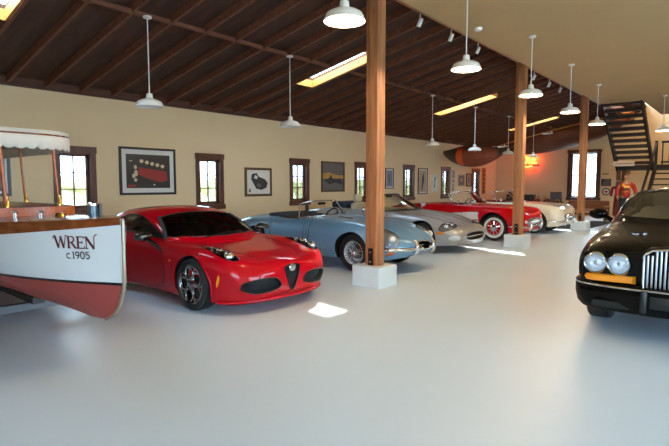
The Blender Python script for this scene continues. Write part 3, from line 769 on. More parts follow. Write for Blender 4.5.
# ------------------------------------------------------------------ black grand coupe
def make_black_coupe(loc, rz):
    car = thing('luxury_coupe', 'black luxury coupe with upright slatted chrome grille and twin round headlights, in the right foreground', 'car', loc, rz)
    rows = [(2.665, .46, .74, .48, .84, .54, .845, .72, .76, .82, .38, .85, .86),
            (2.60, .36, .82, .39, .89, .52, .895, .74, .80, .855, .40, .88, .89),
            (2.4, .27, .86, .30, .92, .5, .92, .77, .81, .905, .45, .93, .94),
            (1.87, .22, .89, .26, .94, .5, .94, .80, .825, .955, .45, .98, .985),
            (1.3, .22, .90, .26, .94, .5, .94, .82, .83, .985, .45, 1.01, 1.02),
            (.85, .22, .90, .26, .94, .5, .94, .84, .84, 1.0, .5, 1.03, 1.045),
            (0., .22, .90, .26, .94, .5, .94, .86, .84, 1.02, .5, 1.04, 1.05),
            (-1., .22, .90, .26, .94, .5, .94, .86, .84, 1.025, .5, 1.05, 1.06),
            (-2.0, .25, .88, .3, .925, .5, .92, .82, .80, .98, .5, 1.0, 1.01),
            (-2.55, .32, .8, .38, .86, .5, .86, .76, .76, .88, .4, .91, .92),
            (-2.67, .4, .7, .44, .78, .52, .78, .7, .68, .8, .35, .83, .83)]
    skin = loft_body(rows); bv = bvh_of(skin)
    crow = [(1.12, .5, 1.0, .4, 1.015, .3, 1.02, .15, 1.03, 1.033),
            (.84, .80, .99, .75, 1.04, .66, 1.08, .38, 1.10, 1.105),
            (.5, .89, .99, .81, 1.13, .74, 1.20, .42, 1.24, 1.25),
            (.12, .89, 1.0, .79, 1.24, .71, 1.34, .42, 1.395, 1.41),
            (-.35, .89, 1.0, .78, 1.27, .69, 1.38, .42, 1.44, 1.455),
            (-.9, .89, 1.01, .77, 1.26, .67, 1.375, .42, 1.435, 1.45),
            (-1.4, .86, 1.01, .73, 1.2, .63, 1.29, .4, 1.33, 1.34),
            (-1.95, .76, .97, .62, 1.03, .5, 1.06, .3, 1.08, 1.085),
            (-2.2, .6, .93, .45, .96, .35, .97, .2, .98, .98)]
    cab = orient_up(loft_cabin(crow)); cbv = bvh_of(cab)
    WS = fr3((.70, 0, .71)); wo = (.5, 0, 1.22)
    wl = dens([(-.79, -.19), (-.66, -.335), (-.3, -.42), (0, -.44), (.3, -.42), (.66, -.335), (.79, -.19), (.66, .325), (.3, .40), (0, .415), (-.3, .40), (-.66, .325)], 4)
    sl = dens([(.36, 1.06), (.1, 1.22), (-.1, 1.32), (-.4, 1.355), (-.8, 1.355), (-1.08, 1.31), (-1.26, 1.18), (-1.32, 1.08), (-.6, 1.07)], 4)
    holes = [prism_cut(wl, WS, wo, -.40, .5, M['black']), prism_cut(sl, LEFT, (0, 0, 0), .2, 1.2, M['black']), prism_cut(sl, RIGHT, (0, 0, 0), .2, 1.2, M['black'])]
    rw = rbox(-.50, .50, 1.08, 1.30, .08)
    holes.append(prism_cut(rw, REAR, (0, 0, 0), 1.2, 2.6, M['black']))
    tub = prism_cut(rbox(-1.3, .62, -.74, .74, .2), TOP, (0, 0, 0), .42, 1.6, M['leather_beige'])
    body = cut_body(skin.copy(), M['bblack'], [(1.87, .34, .40), (-1.19, .34, .40)], [tub], inner=.56)
    link('body', body, car, None, 40)
    cs = boolean(withmat(shell(cab.copy(), .035), M['bblack']), holes); link('roof', cs, car, None, 40)
    w = glazing(car, cab, WS, wo, wl, 'windscreen', M['tintlight'], M['steel'])
    glazing(car, cab, REAR, (0, 0, 0), dens(rw, 1), 'rear_window', M['tintlight'], M['black'])
    for s in (1, -1): glazing(car, cab, side(s), (0, 0, 0), sl, 'side_window', M['tintlight'], M['chrome'])
    # radiator shell with vertical slats
    gz0, gz1, gw = .50, .91, .35
    ol = [(-gw, gz0), (gw, gz0), (gw, gz1 - .06), (gw - .07, gz1 - .01), (0, gz1 + .015), (-gw + .07, gz1 - .01), (-gw, gz1 - .06)]
    inn = [(a * .90, gz0 + .03 + (b - gz0) * .875) for a, b in ol]
    g = link('grille', boolean(withmat(MB().prism(ol, FRONT, (0, 0, 0), 2.50, 2.735).mesh(), M['bblack']), [prism_cut(inn, FRONT, (0, 0, 0), 2.66, 2.9, M['dark'])]), car, None, 40)
    MB().tube([(2.737, a * .93, .51 + (b - .51) * .96) for a, b in dens(ol, 4)], .012, 8, closed=True).build('grille_frame', M['chrome'], g, 60)
    for k in range(18):
        y = -.295 + .59 * k / 17; top = .88 if abs(y) < .26 else .835
        MB().bar((2.715, y, .53), (2.715, y, top), .018, .03, up=(1, 0, 0)).build('grille_slat', M['alloy'], g, 40, bevel=.004)
    MB().bar((2.45, 0, .955), (2.72, 0, .93), .02, .02).build('grille_ridge', M['chrome'], g, 40)
    for s in (1, -1):
        for y, x in ((.735, 2.70), (.53, 2.715)):
            c = V((x, s * y, .725))
            h = MB().lathe([(.001, -.022), (.04, -.019), (.07, -.008), (.092, .012)], 28, 'x', c).build('headlight', M['bowl'], car, 60, recalc=False)
            MB().lathe([(.001, .010), (.014, .007), (.02, -.005), (.02, -.02)], 20, 'x', c).build('lamp_cap', M['chrome'], h, 60)
            MB().lathe([(.001, .034), (.05, .03), (.08, .018), (.09, .008)], 28, 'x', c).build('lens', M['lens'], h, 60)
            MB().lathe([(.086, .012), (.096, .022), (.106, .006), (.106, -.10), (.09, -.10)], 28, 'x', c).build('headlight_rim', M['chrome'], h, 60)
        st = [hit(bv, fr3((math.cos(t), s * math.sin(t), 0)), (2.3, s * .5, .52), 0, 0)[0] for t in (0,)]
        line = []
        for k in range(15):
            t = k / 14; y = .40 + .49 * min(1, t * 1.35); x = 2.665 if t < .5 else 2.665 - 1.0 * max(0, t - .5) ** 1.6
            line.append((x + .02, y * s, .58))
        am = MB(); vs = []
        for x, y, z in line: vs += [(x + .012, y + s * .012, z - .032), (x + .02, y + s * .02, z), (x + .012, y + s * .012, z + .032), (x - .06, y - s * .05, z + .045), (x - .06, y - s * .05, z - .045)]
        n = len(line); am.add(vs, [(i * 5 + j, i * 5 + (j + 1) % 5, i * 5 + 5 + (j + 1) % 5, i * 5 + 5 + j) for i in range(n - 1) for j in range(5)] + [(4, 3, 2, 1, 0), tuple((n - 1) * 5 + j for j in range(5))])
        am.build('turn_signal', M['amber'], car, 40)
    # bumper: body-colour beam wrapping round the corners, chrome top strip
    def wrap(dx, z, k=1.):
        P = [(1.75, -.905), (2.15, -.90), (2.45, -.89), (2.61, -.80), (2.70, -.5), (2.73, 0), (2.70, .5), (2.61, .80), (2.45, .89), (2.15, .90), (1.75, .905)]
        return [(x + dx, y, z) for x, y in spline(P, 5)]
    lv = [(-.07, .275), (.0, .26), (.045, .31), (.065, .40), (.065, .48), (.045, .525), (-.05, .53)]
    bm_ = MB(); vs = []; L0 = wrap(0, 0); n = len(L0)
    for i, (x, y, _) in enumerate(L0):
        a = V(L0[max(i - 1, 0)]); b = V(L0[min(i + 1, n - 1)]); t = (b - a).normalized(); nn = V((t.y, -t.x, 0))
        vs += [(x + nn.x * o_, y + nn.y * o_, z) for o_, z in lv]
    m_ = len(lv)
    bm_.add(vs, [(i * m_ + j, i * m_ + (j + 1) % m_, (i + 1) * m_ + (j + 1) % m_, (i + 1) * m_ + j) for i in range(n - 1) for j in range(m_)] + [tuple(range(m_)), tuple((n - 1) * m_ + j for j in range(m_))])
    bp = bm_.build('front_bumper', M['bblack'], car, 50)
    top = []
    for i, (x, y, _) in enumerate(L0):
        a = V(L0[max(i - 1, 0)]); b = V(L0[min(i + 1, n - 1)]); t = (b - a).normalized(); nn = V((t.y, -t.x, 0)); top.append((x + nn.x * .066, y + nn.y * .058, .508))
    MB().tube(top, .010, 8).build('bumper_trim', M['chrome'], bp, 60)
    MB().box(2.785, 2.81, -.26, .26, .35, .46).build('licence_plate', M['black'], bp, 40, bevel=.005)
    for s in (1, -1):
        MB().box(2.78, 2.82, s * .31 - .028, s * .31 + .028, .30, .51).build('overrider', M['black'], bp, 40, bevel=.012)
        MB().prism(rbox(-.17, .17, -.03, .03, .02), FRONT, (0, s * .58, .335), 2.68, 2.755).build('bumper_vent', M['dark'], bp, 40)
        door(car, bv, s, spline([(.70, 1.0), (.72, .7), (.66, .36), (.3, .28), (-.6, .28), (-.80, .45), (-.84, .8), (-.84, 1.03)], 6), M['dark'])
        seam(bv, TOP, (0, 0, 0), spline([(2.45, s * .36), (2.0, s * .52), (1.4, s * .66), (.95, s * .73)], 8), .005).build('bonnet_seam', M['dark'], car, 60)
        mp = MB(); mp.sphere((.60, s * 1.05, 1.10), (.07, .115, .07), 16, 10); mp.tube([(.62, s * .88, 1.02), (.61, s * .97, 1.07)], .03, 8); mp.build('door_mirror', M['bblack'], car, 60)
        seam(bv, side(s), (0, 0, 0), dens([(1.4, .86), (.4, .885), (-.8, .89), (-2.2, .84)], 8, False), .005, off=.003).build('waist_line', M['chrome'], car, 60)
        seam(bv, side(s), (0, 0, 0), [(1.87 + .405 * math.cos(a), .34 + .405 * math.sin(a)) for a in [PI * k / 24 for k in range(-2, 27)]], .012, 8).build('arch_lip', M['bblack'], car, 60)
        MB().tube([(.88, s * .10 + .1, 1.06), (.80, s * .3 + .15, 1.10), (.74, s * .36 + .3, 1.11)], .008, 6).build('wiper', M['black'], car, 60)
    seam(bv, TOP, (0, 0, 0), spline([(2.55, 0), (1.8, 0), (1.0, 0)], 8), .012, 8, off=.001).build('bonnet_crease', M['bblack'], car, 60)
    simple_dash(car, .46, .66, .95, M['rail'], .16, .2)
    for y in (.38, -.38): seat(car, -.1, y, .48, M['leather_beige'], w=.56, h=.62, head=True)
    mb = MB().prism(rbox(-.62, .62, 0, .46, .1), (X_, Y_, Z_), (-1.2, 0, .62), -.08, .08); mb.build('rear_seat', M['leather_beige'], car, 50)
    steering(car, (.22, .38, .98), .2)
    MB().box(.16, .19, -.11, .11, 1.30, 1.36).build('rear_view_mirror', M['black'], car, 40, bevel=.01)
    wheels(car, [(1.87, .78), (1.87, -.78), (-1.19, .78), (-1.19, -.78)], .345, .25, .225, rim_spokes(.222, .25, 7), [M['alloy']])
    return car
# ------------------------------------------------------------------ the building
WY = 10.4; EX = 25.5; CZ = 4.15; CEY = 4.08; SL = .206; WT = 3.30
def roofz(y): return WT + SL * (WY - y)
def wall_cells(u0, u1, z0, z1, holes):
    us = sorted({u0, u1, *[h[0] for h in holes], *[h[1] for h in holes]}); zs = sorted({z0, z1, *[h[2] for h in holes], *[h[3] for h in holes]})
    for a, b in zip(us[:-1], us[1:]):
        for c, d in zip(zs[:-1], zs[1:]):
            m, n = (a + b) / 2, (c + d) / 2
            if not any(h[0] < m < h[1] and h[2] < n < h[3] for h in holes): yield a, b, c, d
WIN = [3.94 - 3.12, 3.94, 7.16, 10.36, 13.45, 16.49, 19.53, 22.61]
WW, WZ0, WZ1 = .82, .87, 2.25
holes = [(x + .10, x + WW - .10, WZ0 + .12, WZ1 - .13) for x in WIN]
mb = MB()
for a, b, c, d in wall_cells(-4, EX + .3, 0, 3.9, holes): mb.box(a, b, WY, WY + .13, c, d)
w = mb.build('wall_left', M['wall'], smooth=0); setp(w, kind='structure')
EW = (5.46, 6.88, .74, 3.10)
mb = MB()
for a, b, c, d in wall_cells(-6, WY + .3, 0, 5.4, [(EW[0] + .12, EW[1] - .12, EW[2] + .12, EW[3] - .14)]): mb.box(EX, EX + .3, a, b, c, d)
w = mb.build('wall_end', M['wall'], smooth=0); setp(w, kind='structure')
DOORS = [(.4, 5.0), (6.0, 10.6)]
mb = MB()
for a, b, c, d in wall_cells(-4, EX + .3, 0, 4.4, [(a, b, 0, 3.1) for a, b in DOORS]): mb.box(a, b, -6.3, -6, c, d)
w = mb.build('wall_right', M['wall'], smooth=0); setp(w, kind='structure')
mb = MB()
for a, b, c, d in wall_cells(-6.3, WY + .3, 0, 5.4, [(-4.6, -.2, 0, 3.1)]): mb.box(-4.3, -4, a, b, c, d)
w = mb.build('wall_front', M['wall'], smooth=0); setp(w, kind='structure')
yd = MB().box(-40, 60, -50, -6.3, -.25, -.01).box(-40, -4.3, -6.3, 30, -.25, -.01).build('yard', pmat('yard_concrete', rgb(190, 188, 182), .9), smooth=0); setp(yd, kind='structure')
fl = MB().box(-4.3, EX + .3, -6.3, WY + .3, -.2, 0).build('floor', M['floor'], smooth=0); setp(fl, kind='structure')
# windows of the long wall: casing boards, deep wooden reveal, sash with six panes
def window(n, x):
    f = MB(); y0 = WY - .03; c = .115
    f.box(x, x + c, y0, WY, WZ0 + .12, WZ1 - .13).box(x + WW - c, x + WW, y0, WY, WZ0 + .12, WZ1 - .13)
    f.box(x - .015, x + WW + .015, y0 - .01, WY, WZ1 - .13, WZ1); f.box(x - .02, x + WW + .02, y0 - .03, WY, WZ0, WZ0 + .12)
    a, b, z0, z1 = x + .10, x + WW - .10, WZ0 + .12, WZ1 - .13
    f.box(a, a + .02, WY, WY + .12, z0, z1).box(b - .02, b, WY, WY + .12, z0, z1).box(a, b, WY, WY + .12, z0, z0 + .02).box(a, b, WY, WY + .12, z1 - .02, z1)
    o = f.build('window_%d' % n, M['trimwood'], smooth=0); setp(o, kind='structure')
    s = MB(); a += .02; b -= .02; z0 += .02; z1 -= .02; ya, yb = WY + .07, WY + .11
    s.box(a, a + .05, ya, yb, z0, z1).box(b - .05, b, ya, yb, z0, z1).box(a, b, ya, yb, z0, z0 + .06).box(a, b, ya, yb, z1 - .05, z1)
    s.box((a + b) / 2 - .011, (a + b) / 2 + .011, ya, yb, z0, z1)
    for k in (1, 2): zz = z0 + .06 + (z1 - .05 - z0 - .06) * k / 3; s.box(a, b, ya, yb, zz - .011, zz + .011)
    s.build('sash', M['trimwood'], o, 0)
    MB().box(a, b, WY + .088, WY + .092, z0, z1).build('pane', M['winglass'], o, 0)
for n, x in enumerate(WIN): window(n + 1, x)
# tall end window
f = MB(); a, b, z0, z1 = EW; x0 = EX - .04
f.box(x0, EX, a, a + .14, z0, z1).box(x0, EX, b - .14, b, z0, z1).box(x0 - .01, EX, a - .03, b + .03, z1 - .15, z1).box(x0 - .03, EX, a - .03, b + .03, z0, z0 + .13)
f.box(EX, EX + .2, a + .11, a + .14, z0, z1).box(EX, EX + .2, b - .14, b - .11, z0, z1)
o = f.build('window_9', M['trimwood'], smooth=0); setp(o, kind='structure')
s = MB(); ya, yb = a + .14, b - .14; za, zb = z0 + .13, z1 - .15; m = (ya + yb) / 2
for p, q in ((ya, ya + .07), (yb - .07, yb), (m - .11, m + .11)): s.box(EX + .05, EX + .1, p, q, za, zb)
for zz in (za, zb - .07, (za + zb) / 2 - .025): s.box(EX + .05, EX + .1, ya, yb, zz, zz + (.07 if zz != (za + zb) / 2 - .025 else .04))
s.build('sash', M['trimwood'], o, 0)
MB().box(EX + .073, EX + .077, ya, yb, za, zb).build('pane', M['winglass'], o, 0)

# sloped wooden roof over the cars with four skylight bays
RX0, RSP = -3.75, .6345
nr = int((EX - RX0) / RSP) + 1
SKY = [(2.30, 2.30), (8.45, 8.45), (15.05, 15.05), (21.3, 21.3)]
bays = []
for xs, _ in SKY: bays.append(round((xs - RX0) / RSP - .5))
SY0, SY1 = 6.22, 8.17
rd = .125
sh = [(RX0 + k * RSP + .03, RX0 + (k + 1) * RSP - .03, SY0, SY1) for k in bays]
mb = MB()
xs = sorted({-4., EX + .3, *[h[0] for h in sh], *[h[1] for h in sh]}); ys = sorted({CEY - .3, WY + .35, SY0, SY1})
for a, b in zip(xs[:-1], xs[1:]):
    for c, d in zip(ys[:-1], ys[1:]):
        if any(h[0] < (a + b) / 2 < h[1] and h[2] < (c + d) / 2 < h[3] for h in sh): continue
        za, zb = roofz(c) + rd, roofz(d) + rd
        mb.add([(a, c, za), (b, c, za), (b, d, zb), (a, d, zb), (a, c, za + .12), (b, c, za + .12), (b, d, zb + .12), (a, d, zb + .12)],
               [(0, 3, 2, 1), (4, 5, 6, 7), (0, 1, 5, 4), (1, 2, 6, 5), (2, 3, 7, 6), (3, 0, 4, 7)])
roof = mb.build('ceiling_sloped', M['deck'], smooth=0); setp(roof, kind='structure')
rm = MB().bar((0, CEY - .1, roofz(CEY - .1) + rd / 2), (0, WY + .05, roofz(WY + .05) + rd / 2), .05, rd).mesh('rafter')
for k in range(nr + 1):
    r = link('rafter', rm, roof, M['rafter'], 0); r.location = (RX0 + k * RSP, 0, 0)
PY = 7.10
for k in range(nr):
    if k in bays: continue
    b = MB().box(RX0 + k * RSP + .02, RX0 + (k + 1) * RSP - .02, PY - .03, PY + .03, roofz(PY) + .0, roofz(PY) + .06).build('rafter_blocking', M['rafter'], roof, 0)
for (a, b, c, d) in sh:   # skylight shafts of pale pine, glazed on top
    s = MB(); t = .02; up = .15
    for (p, q, r_, u_) in ((a, a + t, c, d), (b - t, b, c, d), (a, b, c, c + t), (a, b, d - t, d)):
        z0, z1 = roofz(r_) + .02, roofz(u_) + .02
        s.add([(p, r_, z0), (q, r_, z0), (q, u_, z1), (p, u_, z1), (p, r_, z0 + up), (q, r_, z0 + up), (q, u_, z1 + up), (p, u_, z1 + up)],
              [(0, 3, 2, 1), (4, 5, 6, 7), (0, 1, 5, 4), (1, 2, 6, 5), (2, 3, 7, 6), (3, 0, 4, 7)])
    so = s.build('skylight_shaft', M['pine'], roof, 0)
    z0, z1 = roofz(c) + .145, roofz(d) + .145
    MB().add([(a, c, z0), (b, c, z0), (b, d, z1), (a, d, z1)], [(0, 1, 2, 3)]).build('skylight_pane', M['winglass'], so, 0)
t = MB().box(-4, EX, WY - .06, WY, WT - .03, WT + rd + .012).build('trim_1', M['plate'], smooth=0); setp(t, kind='structure')
# flat plaster ceiling of the loft, with the stairwell left open
SX0, SX1, SYA, SYB = 18.75, 22.6, 2.88, CEY
mb = MB()
for a, b, c, d in wall_cells(-4, 22.9, -6.3, CEY, [(SX0, 22.9, SYA, CEY)]): mb.box(a, b, c, d, CZ, CZ + .22)
mb.box(22.9, EX, -6.3, .1, CZ, CZ + .22)
c_ = mb.build('ceiling_flat', M['ceil'], smooth=0); setp(c_, kind='structure')
d_ = MB().box(-4, SX0, CEY - .06, CEY - .002, CZ + .22, roofz(CEY) + rd).build('trim_2', M['ceil'], smooth=0); setp(d_, kind='structure')
lw = MB().box(15.5, 15.7, 0, CEY - .06, CZ + .22, 6.2).box(15.5, EX, 0, .2, CZ + .22, 6.2).box(15.5, EX, 0, CEY + .1, 6.2, 6.4).build('wall_loft', M['wall'], smooth=0); setp(lw, kind='structure')
hb = MB().box(-4, EX, 4.19, 4.37, 4.30, roofz(4.28) + .01).build('trim_3', M['post'], smooth=0); setp(hb, kind='structure')

# ------------------------------------------------------------------ posts
def post(x, label):
    p = thing('wooden_post', label, 'post', (x, 4.28, 0), 0, 'timber posts along the aisle')
    MB().box(-.10, .10, -.10, .10, .30, 4.31).build('timber', M['post'], p, 0, bevel=.012)
    MB().box(-.24, .24, -.24, .24, 0, .305).build('concrete_base', M['concrete'], p, 0, bevel=.015)
    for sx, sy in ((-1, 0), (0, -1)):
        s = MB()
        if sx: s.box(-.112, -.10, -.04, .04, .30, .56)
        b = s.build('strap', M['steel'], p, 0) if sx else None
        if b:
            for z in (.36, .50): MB().lathe([(.001, -.012), (.012, -.010), (.014, 0)], 10, 'x', (-.112, 0, z)).build('bolt', M['alloy'], b, 40)
post(6.03, 'timber post on a pale concrete block in front of the blue roadster')
post(11.88, 'square timber post on a concrete block beside the red and white roadster')
post(17.50, 'far timber post standing in front of the tall end window')
post(.28, 'timber post on a concrete block nearest the entrance, beside the white boat')

# ------------------------------------------------------------------ pendant lamps
shade_prof = [(.028, .20), (.045, .19), (.05, .13), (.075, .115), (.13, .10), (.175, .075), (.195, .035), (.205, .0), (.197, .002), (.188, .034), (.168, .068), (.125, .09), (.06, .10), (.02, .105)]
shade_mesh = MB().lathe(shade_prof, 32).mesh('shade', recalc=True)
bulb_mesh = MB().sphere((0, 0, .065), (.042, .042, .05), 14, 10).mesh('bulb')
cap_mesh = MB().lathe([(.001, .0), (.06, -.005), (.065, -.03), (.02, -.05), (.001, -.05)], 20).mesh('cap')
def pendant(x, y, zb, zt, label, lit, group, watts=0, sc=1.0):
    p = thing('pendant_lamp', label, 'lamp', (x, y, zb), 0, group)
    s = link('shade', shade_mesh, p, M['white'], 40); s.scale = (sc,) * 3
    b = link('bulb', bulb_mesh.copy() , s, M['bulb'] if lit else M['bulboff'], 60)
    MB().tube([(0, 0, .19), (0, 0, zt - zb - .02)], .009, 8).build('rod', M['white'], p, 60)
    c = link('ceiling_cap', cap_mesh, p, M['white'], 40); c.location = (0, 0, zt - zb)
    if lit and watts:
        l = bpy.data.lights.new('pendant_light', 'POINT'); l.energy = watts; l.color = (1., .72, .42); l.shadow_soft_size = .03
        lo = bpy.data.objects.new('pendant_light', l); COL.objects.link(lo); lo.location = (x, y, zb + .006)
GA = 'lit pendant lamps under the flat ceiling'; GR = 'pendant lamps under the sloped wooden roof'
for (x, y, lb) in ((3.93, 3.17, 'lit white enamel pendant lamp nearest the camera, at the top edge of the photo'),
                   (6.63, 3.17, 'lit white pendant lamp right of the nearest timber post'),
                   (9.32, 3.19, 'lit white pendant lamp just right of the second timber post'),
                   (12.05, 3.25, 'lit white pendant lamp midway between the second and third timber posts'),
                   (14.92, 3.33, 'lit white pendant lamp close to the staircase, right of the third timber post'),
                   (17.99, 2.2, 'lit white pendant lamp at the right edge, in front of the stair railing')):
    pendant(x, y, 3.09, CZ, lb, True, GA, 60)
zt = roofz(7.05) + .0
for (x, zb, lb) in ((4.07, 2.66, 'white pendant lamp above the roof of the red coupe, left of the others'),
                    (7.05, 2.62, 'white pendant lamp under the wooden roof, between the red coupe and the nearest post'),
                    (12.69, 2.58, 'white pendant lamp between the nearest post and the hanging canoe'),
                    (15.49, 2.58, 'white pendant lamp hanging in front of the orange and brown canoe'),
                    (18.37, 2.60, 'white pendant lamp half hidden just left of the second timber post'),
                    (21.09, 2.60, 'white pendant lamp hanging right above the red neon sign')):
    pendant(x, 7.05, zb, zt + .0, lb, False, GR)
# spot heads on the post beam
sm = MB().lathe([(.001, .10), (.045, .10), (.05, .08), (.05, -.09), (.042, -.09), (.042, -.05), (.001, -.05)], 20).mesh('spot')
for i, (x, lb) in enumerate(((7.45, 'white spotlight head nearest the camera under the ceiling edge'), (8.56, 'white spotlight head, second from the left under the ceiling edge'),
              (9.72, 'white spotlight head, third from the left, just before the second timber post'), (13.05, 'white spotlight head just right of the second timber post'),
              (14.25, 'white spotlight head midway between second and third posts'), (15.25, 'white spotlight head nearest the third timber post'))):
    t = thing('spotlight', lb, 'spotlight', (x, 4.40, 4.17), 0, 'track spotlights along the ceiling edge')
    h = link('head', sm, t, M['white'], 40); h.rotation_euler = (.35, .15, 0); h.scale = (.7, .7, .7)
    MB().tube([(0, 0, .05), (0, -.01, .17)], .012, 8).build('stem', M['white'], t, 60)
s = MB().lathe([(.001, -.045), (.05, -.045), (.065, -.03), (.07, 0), (.001, 0)], 24).build('smoke_detector', M['white'], smooth=40, loc=(8.28, 3.75, CZ))
setp(s, 'small round smoke detector on the flat ceiling near the second pendant lamp', 'smoke detector')

# ------------------------------------------------------------------ pictures on the long wall
def frame(x0, x1, z0, z1, label, fm, fw, matm, mw, art, group='framed pictures on the long wall', name='framed_picture'):
    t = thing(name, label, 'picture', ((x0 + x1) / 2, WY, z0), 0, group)
    w = (x1 - x0) / 2; h = z1 - z0; f = MB()
    f.box(-w, w, -.035, 0, 0, fw).box(-w, w, -.035, 0, h - fw, h).box(-w, -w + fw, -.035, 0, fw, h - fw).box(w - fw, w, -.035, 0, fw, h - fw)
    f.build('frame', fm, t, 0)
    if matm: MB().box(-w + fw, w - fw, -.016, -.002, fw, h - fw).build('mat', matm, t, 0)
    a0, a1, b0, b1 = -w + fw + mw, w - fw - mw, fw + mw, h - fw - mw
    p = MB(); mats = [art[0]]; p.box(a0, a1, -.02, -.003, b0, b1, 0)
    for k, (m, poly) in enumerate(art[1:]):
        mats.append(m); pts = [(a0 + (a1 - a0) * u, b0 + (b1 - b0) * v) for u, v in poly]
        p.prism(pts, RIGHT, (0, -.0205 - .0006 * k, 0), -.0004, .0003, k + 1)
    p.build('print', mats, t, 0)
    return t
C_ = lambda n, r, g, b: pmat(n, rgb(r, g, b), .5)
art_dark = pmat('print_dark', rgb(30, 28, 30), .35, noise=(9, .5)); art_red = C_('print_red', 150, 36, 30); art_cream = pmat('print_cream', rgb(200, 184, 150), .4, noise=(40, .5))
art_white = C_('print_white', 222, 216, 204); art_ink = pmat('print_ink', rgb(44, 44, 50), .5, noise=(14, .5)); art_grey = pmat('print_grey', rgb(94, 92, 92), .4, noise=(5, .2))
art_gold = pmat('print_gold', rgb(176, 140, 66), .5, noise=(6, .3)); art_blue = pmat('print_blue', rgb(110, 120, 150), .5, noise=(6, .3)); art_tan = pmat('print_tan', rgb(168, 150, 122), .6, noise=(9, .4))
fgold = pmat('old_gilt_frame', rgb(92, 70, 40), .4, metal=.4); fwood = C_('walnut_frame', 88, 48, 28); matw = C_('mat_white', 214, 212, 206)
eng = [(art_cream, ell(.16 + .0, .36, .035, .07, 12)), (art_cream, ell(.21, .44, .04, .10, 12)), (art_cream, ell(.2, .24, .035, .05, 12)), (art_cream, ell(.2, .62, .035, .06, 12))]
eng += [(art_cream, ell(.34 + .12 * k, .80 - .035 * k, .045, .055, 12)) for k in range(5)] + [(art_cream, ell(.62, .1, .03, .02, 8)), (art_cream, ell(.1, .8, .04, .015, 8)), (art_red, [(.03, .02), (.2, .05), (.2, .1), (.03, .1)])]
frame(5.25, 6.60, 1.26, 2.30, 'large black framed print of a red engine, on the wall above the red coupe', M['black'], .05, matw, .10,
      [art_dark, (art_red, [(.26, .40), (.27, .62), (.92, .50), (.94, .24), (.80, .17), (.5, .27)])] + eng)
car_d = [(.18, .62), (.22, .84), (.42, .88), (.52, .72), (.78, .62), (.90, .46), (.84, .26), (.62, .17), (.40, .22), (.30, .40)]
frame(8.67, 9.63, 1.165, 1.94, 'gilt framed drawing of a dark sports car on white, right of the second window', fgold, .065, None, 0,
      [art_white, (art_ink, car_d), (art_white, [(.30, .66), (.36, .80), (.46, .74), (.44, .62)]), (art_grey, ell(.52, .36, .10, .09, 14)), (art_ink, [(.08, .08), (.15, .08), (.15, .2), (.1, .22)])])
frame(11.74, 12.88, 1.25, 2.21, 'dark framed painting of a grey and yellow dusk scene, left of the nearest post', fgold, .05, None, 0,
      [art_grey, (art_gold, [(0, .42), (0, .62), (.3, .66), (.6, .58), (1, .55), (1, .45), (.5, .42)]), (art_ink, [(.05, .4), (.3, .44), (.38, .58), (.46, .44), (.9, .42), (1, .2), (.6, .28), (.3, .22)])])
frame(15.27, 15.80, 1.33, 2.08, 'small wooden framed bluish print just right of the nearest post', fwood, .03, matw, .05, [art_blue, (art_grey, ell(.5, .5, .25, .3, 16))])
frame(17.60, 18.34, 1.09, 2.14, 'tall wooden framed poster between two windows behind the silver convertible', fwood, .04, matw, .05, [art_tan, (art_ink, [(.3, .1), (.45, .1), (.7, .6), (.6, .9), (.4, .7)])])
frame(18.75, 19.2, 1.20, 1.92, 'narrow unframed sketch right of the tall poster', matw, .02, matw, .03, [art_white, (art_grey, [(.3, .1), (.6, .2), (.5, .5), (.8, .8), (.4, .95), (.3, .6)])])
frame(21.15, 21.78, 1.40, 1.93, 'square grey print near the far corner, right of the vertical lettered sign', art_tan, .03, art_tan, .03, [art_grey, (art_tan, ell(.5, .55, .25, .25, 14))])
frame(21.97, 22.53, 1.38, 2.0, 'dark framed print beside the last window of the long wall', fwood, .05, None, 0, [art_tan, (art_grey, ell(.5, .5, .2, .3, 14))])
frame(2.42, 3.21, 1.28, 2.11, 'dark framed bluish picture at the left edge, behind the boat canopy post', M['black'], .05, matw, .04, [art_blue, (art_dark, [(0, 0), (1, 0), (1, .35), (.5, .5), (0, .4)]), (art_red, ell(.3, .3, .12, .08, 12))])
# vertical signs
t = thing('vertical_sign', 'narrow pale board with dark letters down it, right of a window', 'sign', (20.65, WY, 1.13), 0)
MB().box(-.21, .21, -.02, 0, 0, 1.02).build('board', pmat('sign_cream', rgb(206, 190, 160), .6), t, 0)
lt = MB()
for k, g in enumerate('SRAVE'):
    z = .82 - .19 * k
    for (a, b) in {'S': (((-.1, 0), (.1, 0)), ((.1, 0), (.1, .07)), ((-.1, .07), (.1, .07)), ((-.1, .07), (-.1, .13)), ((-.1, .13), (.1, .13))), 'R': (((-.1, 0), (-.1, .13)), ((-.1, .13), (.1, .13)), ((.1, .13), (.1, .07)), ((-.1, .07), (.1, .07)), ((0, .07), (.1, 0))),
                   'A': (((-.1, 0), (0, .13)), ((0, .13), (.1, 0)), ((-.05, .05), (.05, .05))), 'V': (((-.1, .13), (0, 0)), ((0, 0), (.1, .13))), 'E': (((-.1, 0), (-.1, .13)), ((-.1, 0), (.1, 0)), ((-.1, .065), (.08, .065)), ((-.1, .13), (.1, .13)))}[g]:
        lt.bar((a[0], -.022, z + a[1]), (b[0], -.022, z + b[1]), .01, .025, up=(0, 0, 1) if abs(a[0] - b[0]) > 1e-3 else (1, 0, 0))
lt.build('lettering', M['black'], t, 0)
t = thing('wall_plaque', 'tall narrow amber and dark wooden plaque in the far corner', 'plaque', (23.95, WY, 1.0), 0)
MB().box(-.19, .19, -.03, 0, 0, 1.3).build('board', pmat('plaque_amber', rgb(176, 98, 40), .5, noise=(3, .3)), t, 0)
lt = MB()
for k in range(6): lt.box(-.12, .12, -.035, -.03, .08 + .2 * k, .2 + .2 * k)
lt.build('panel', M['trimwood'], t, 0)
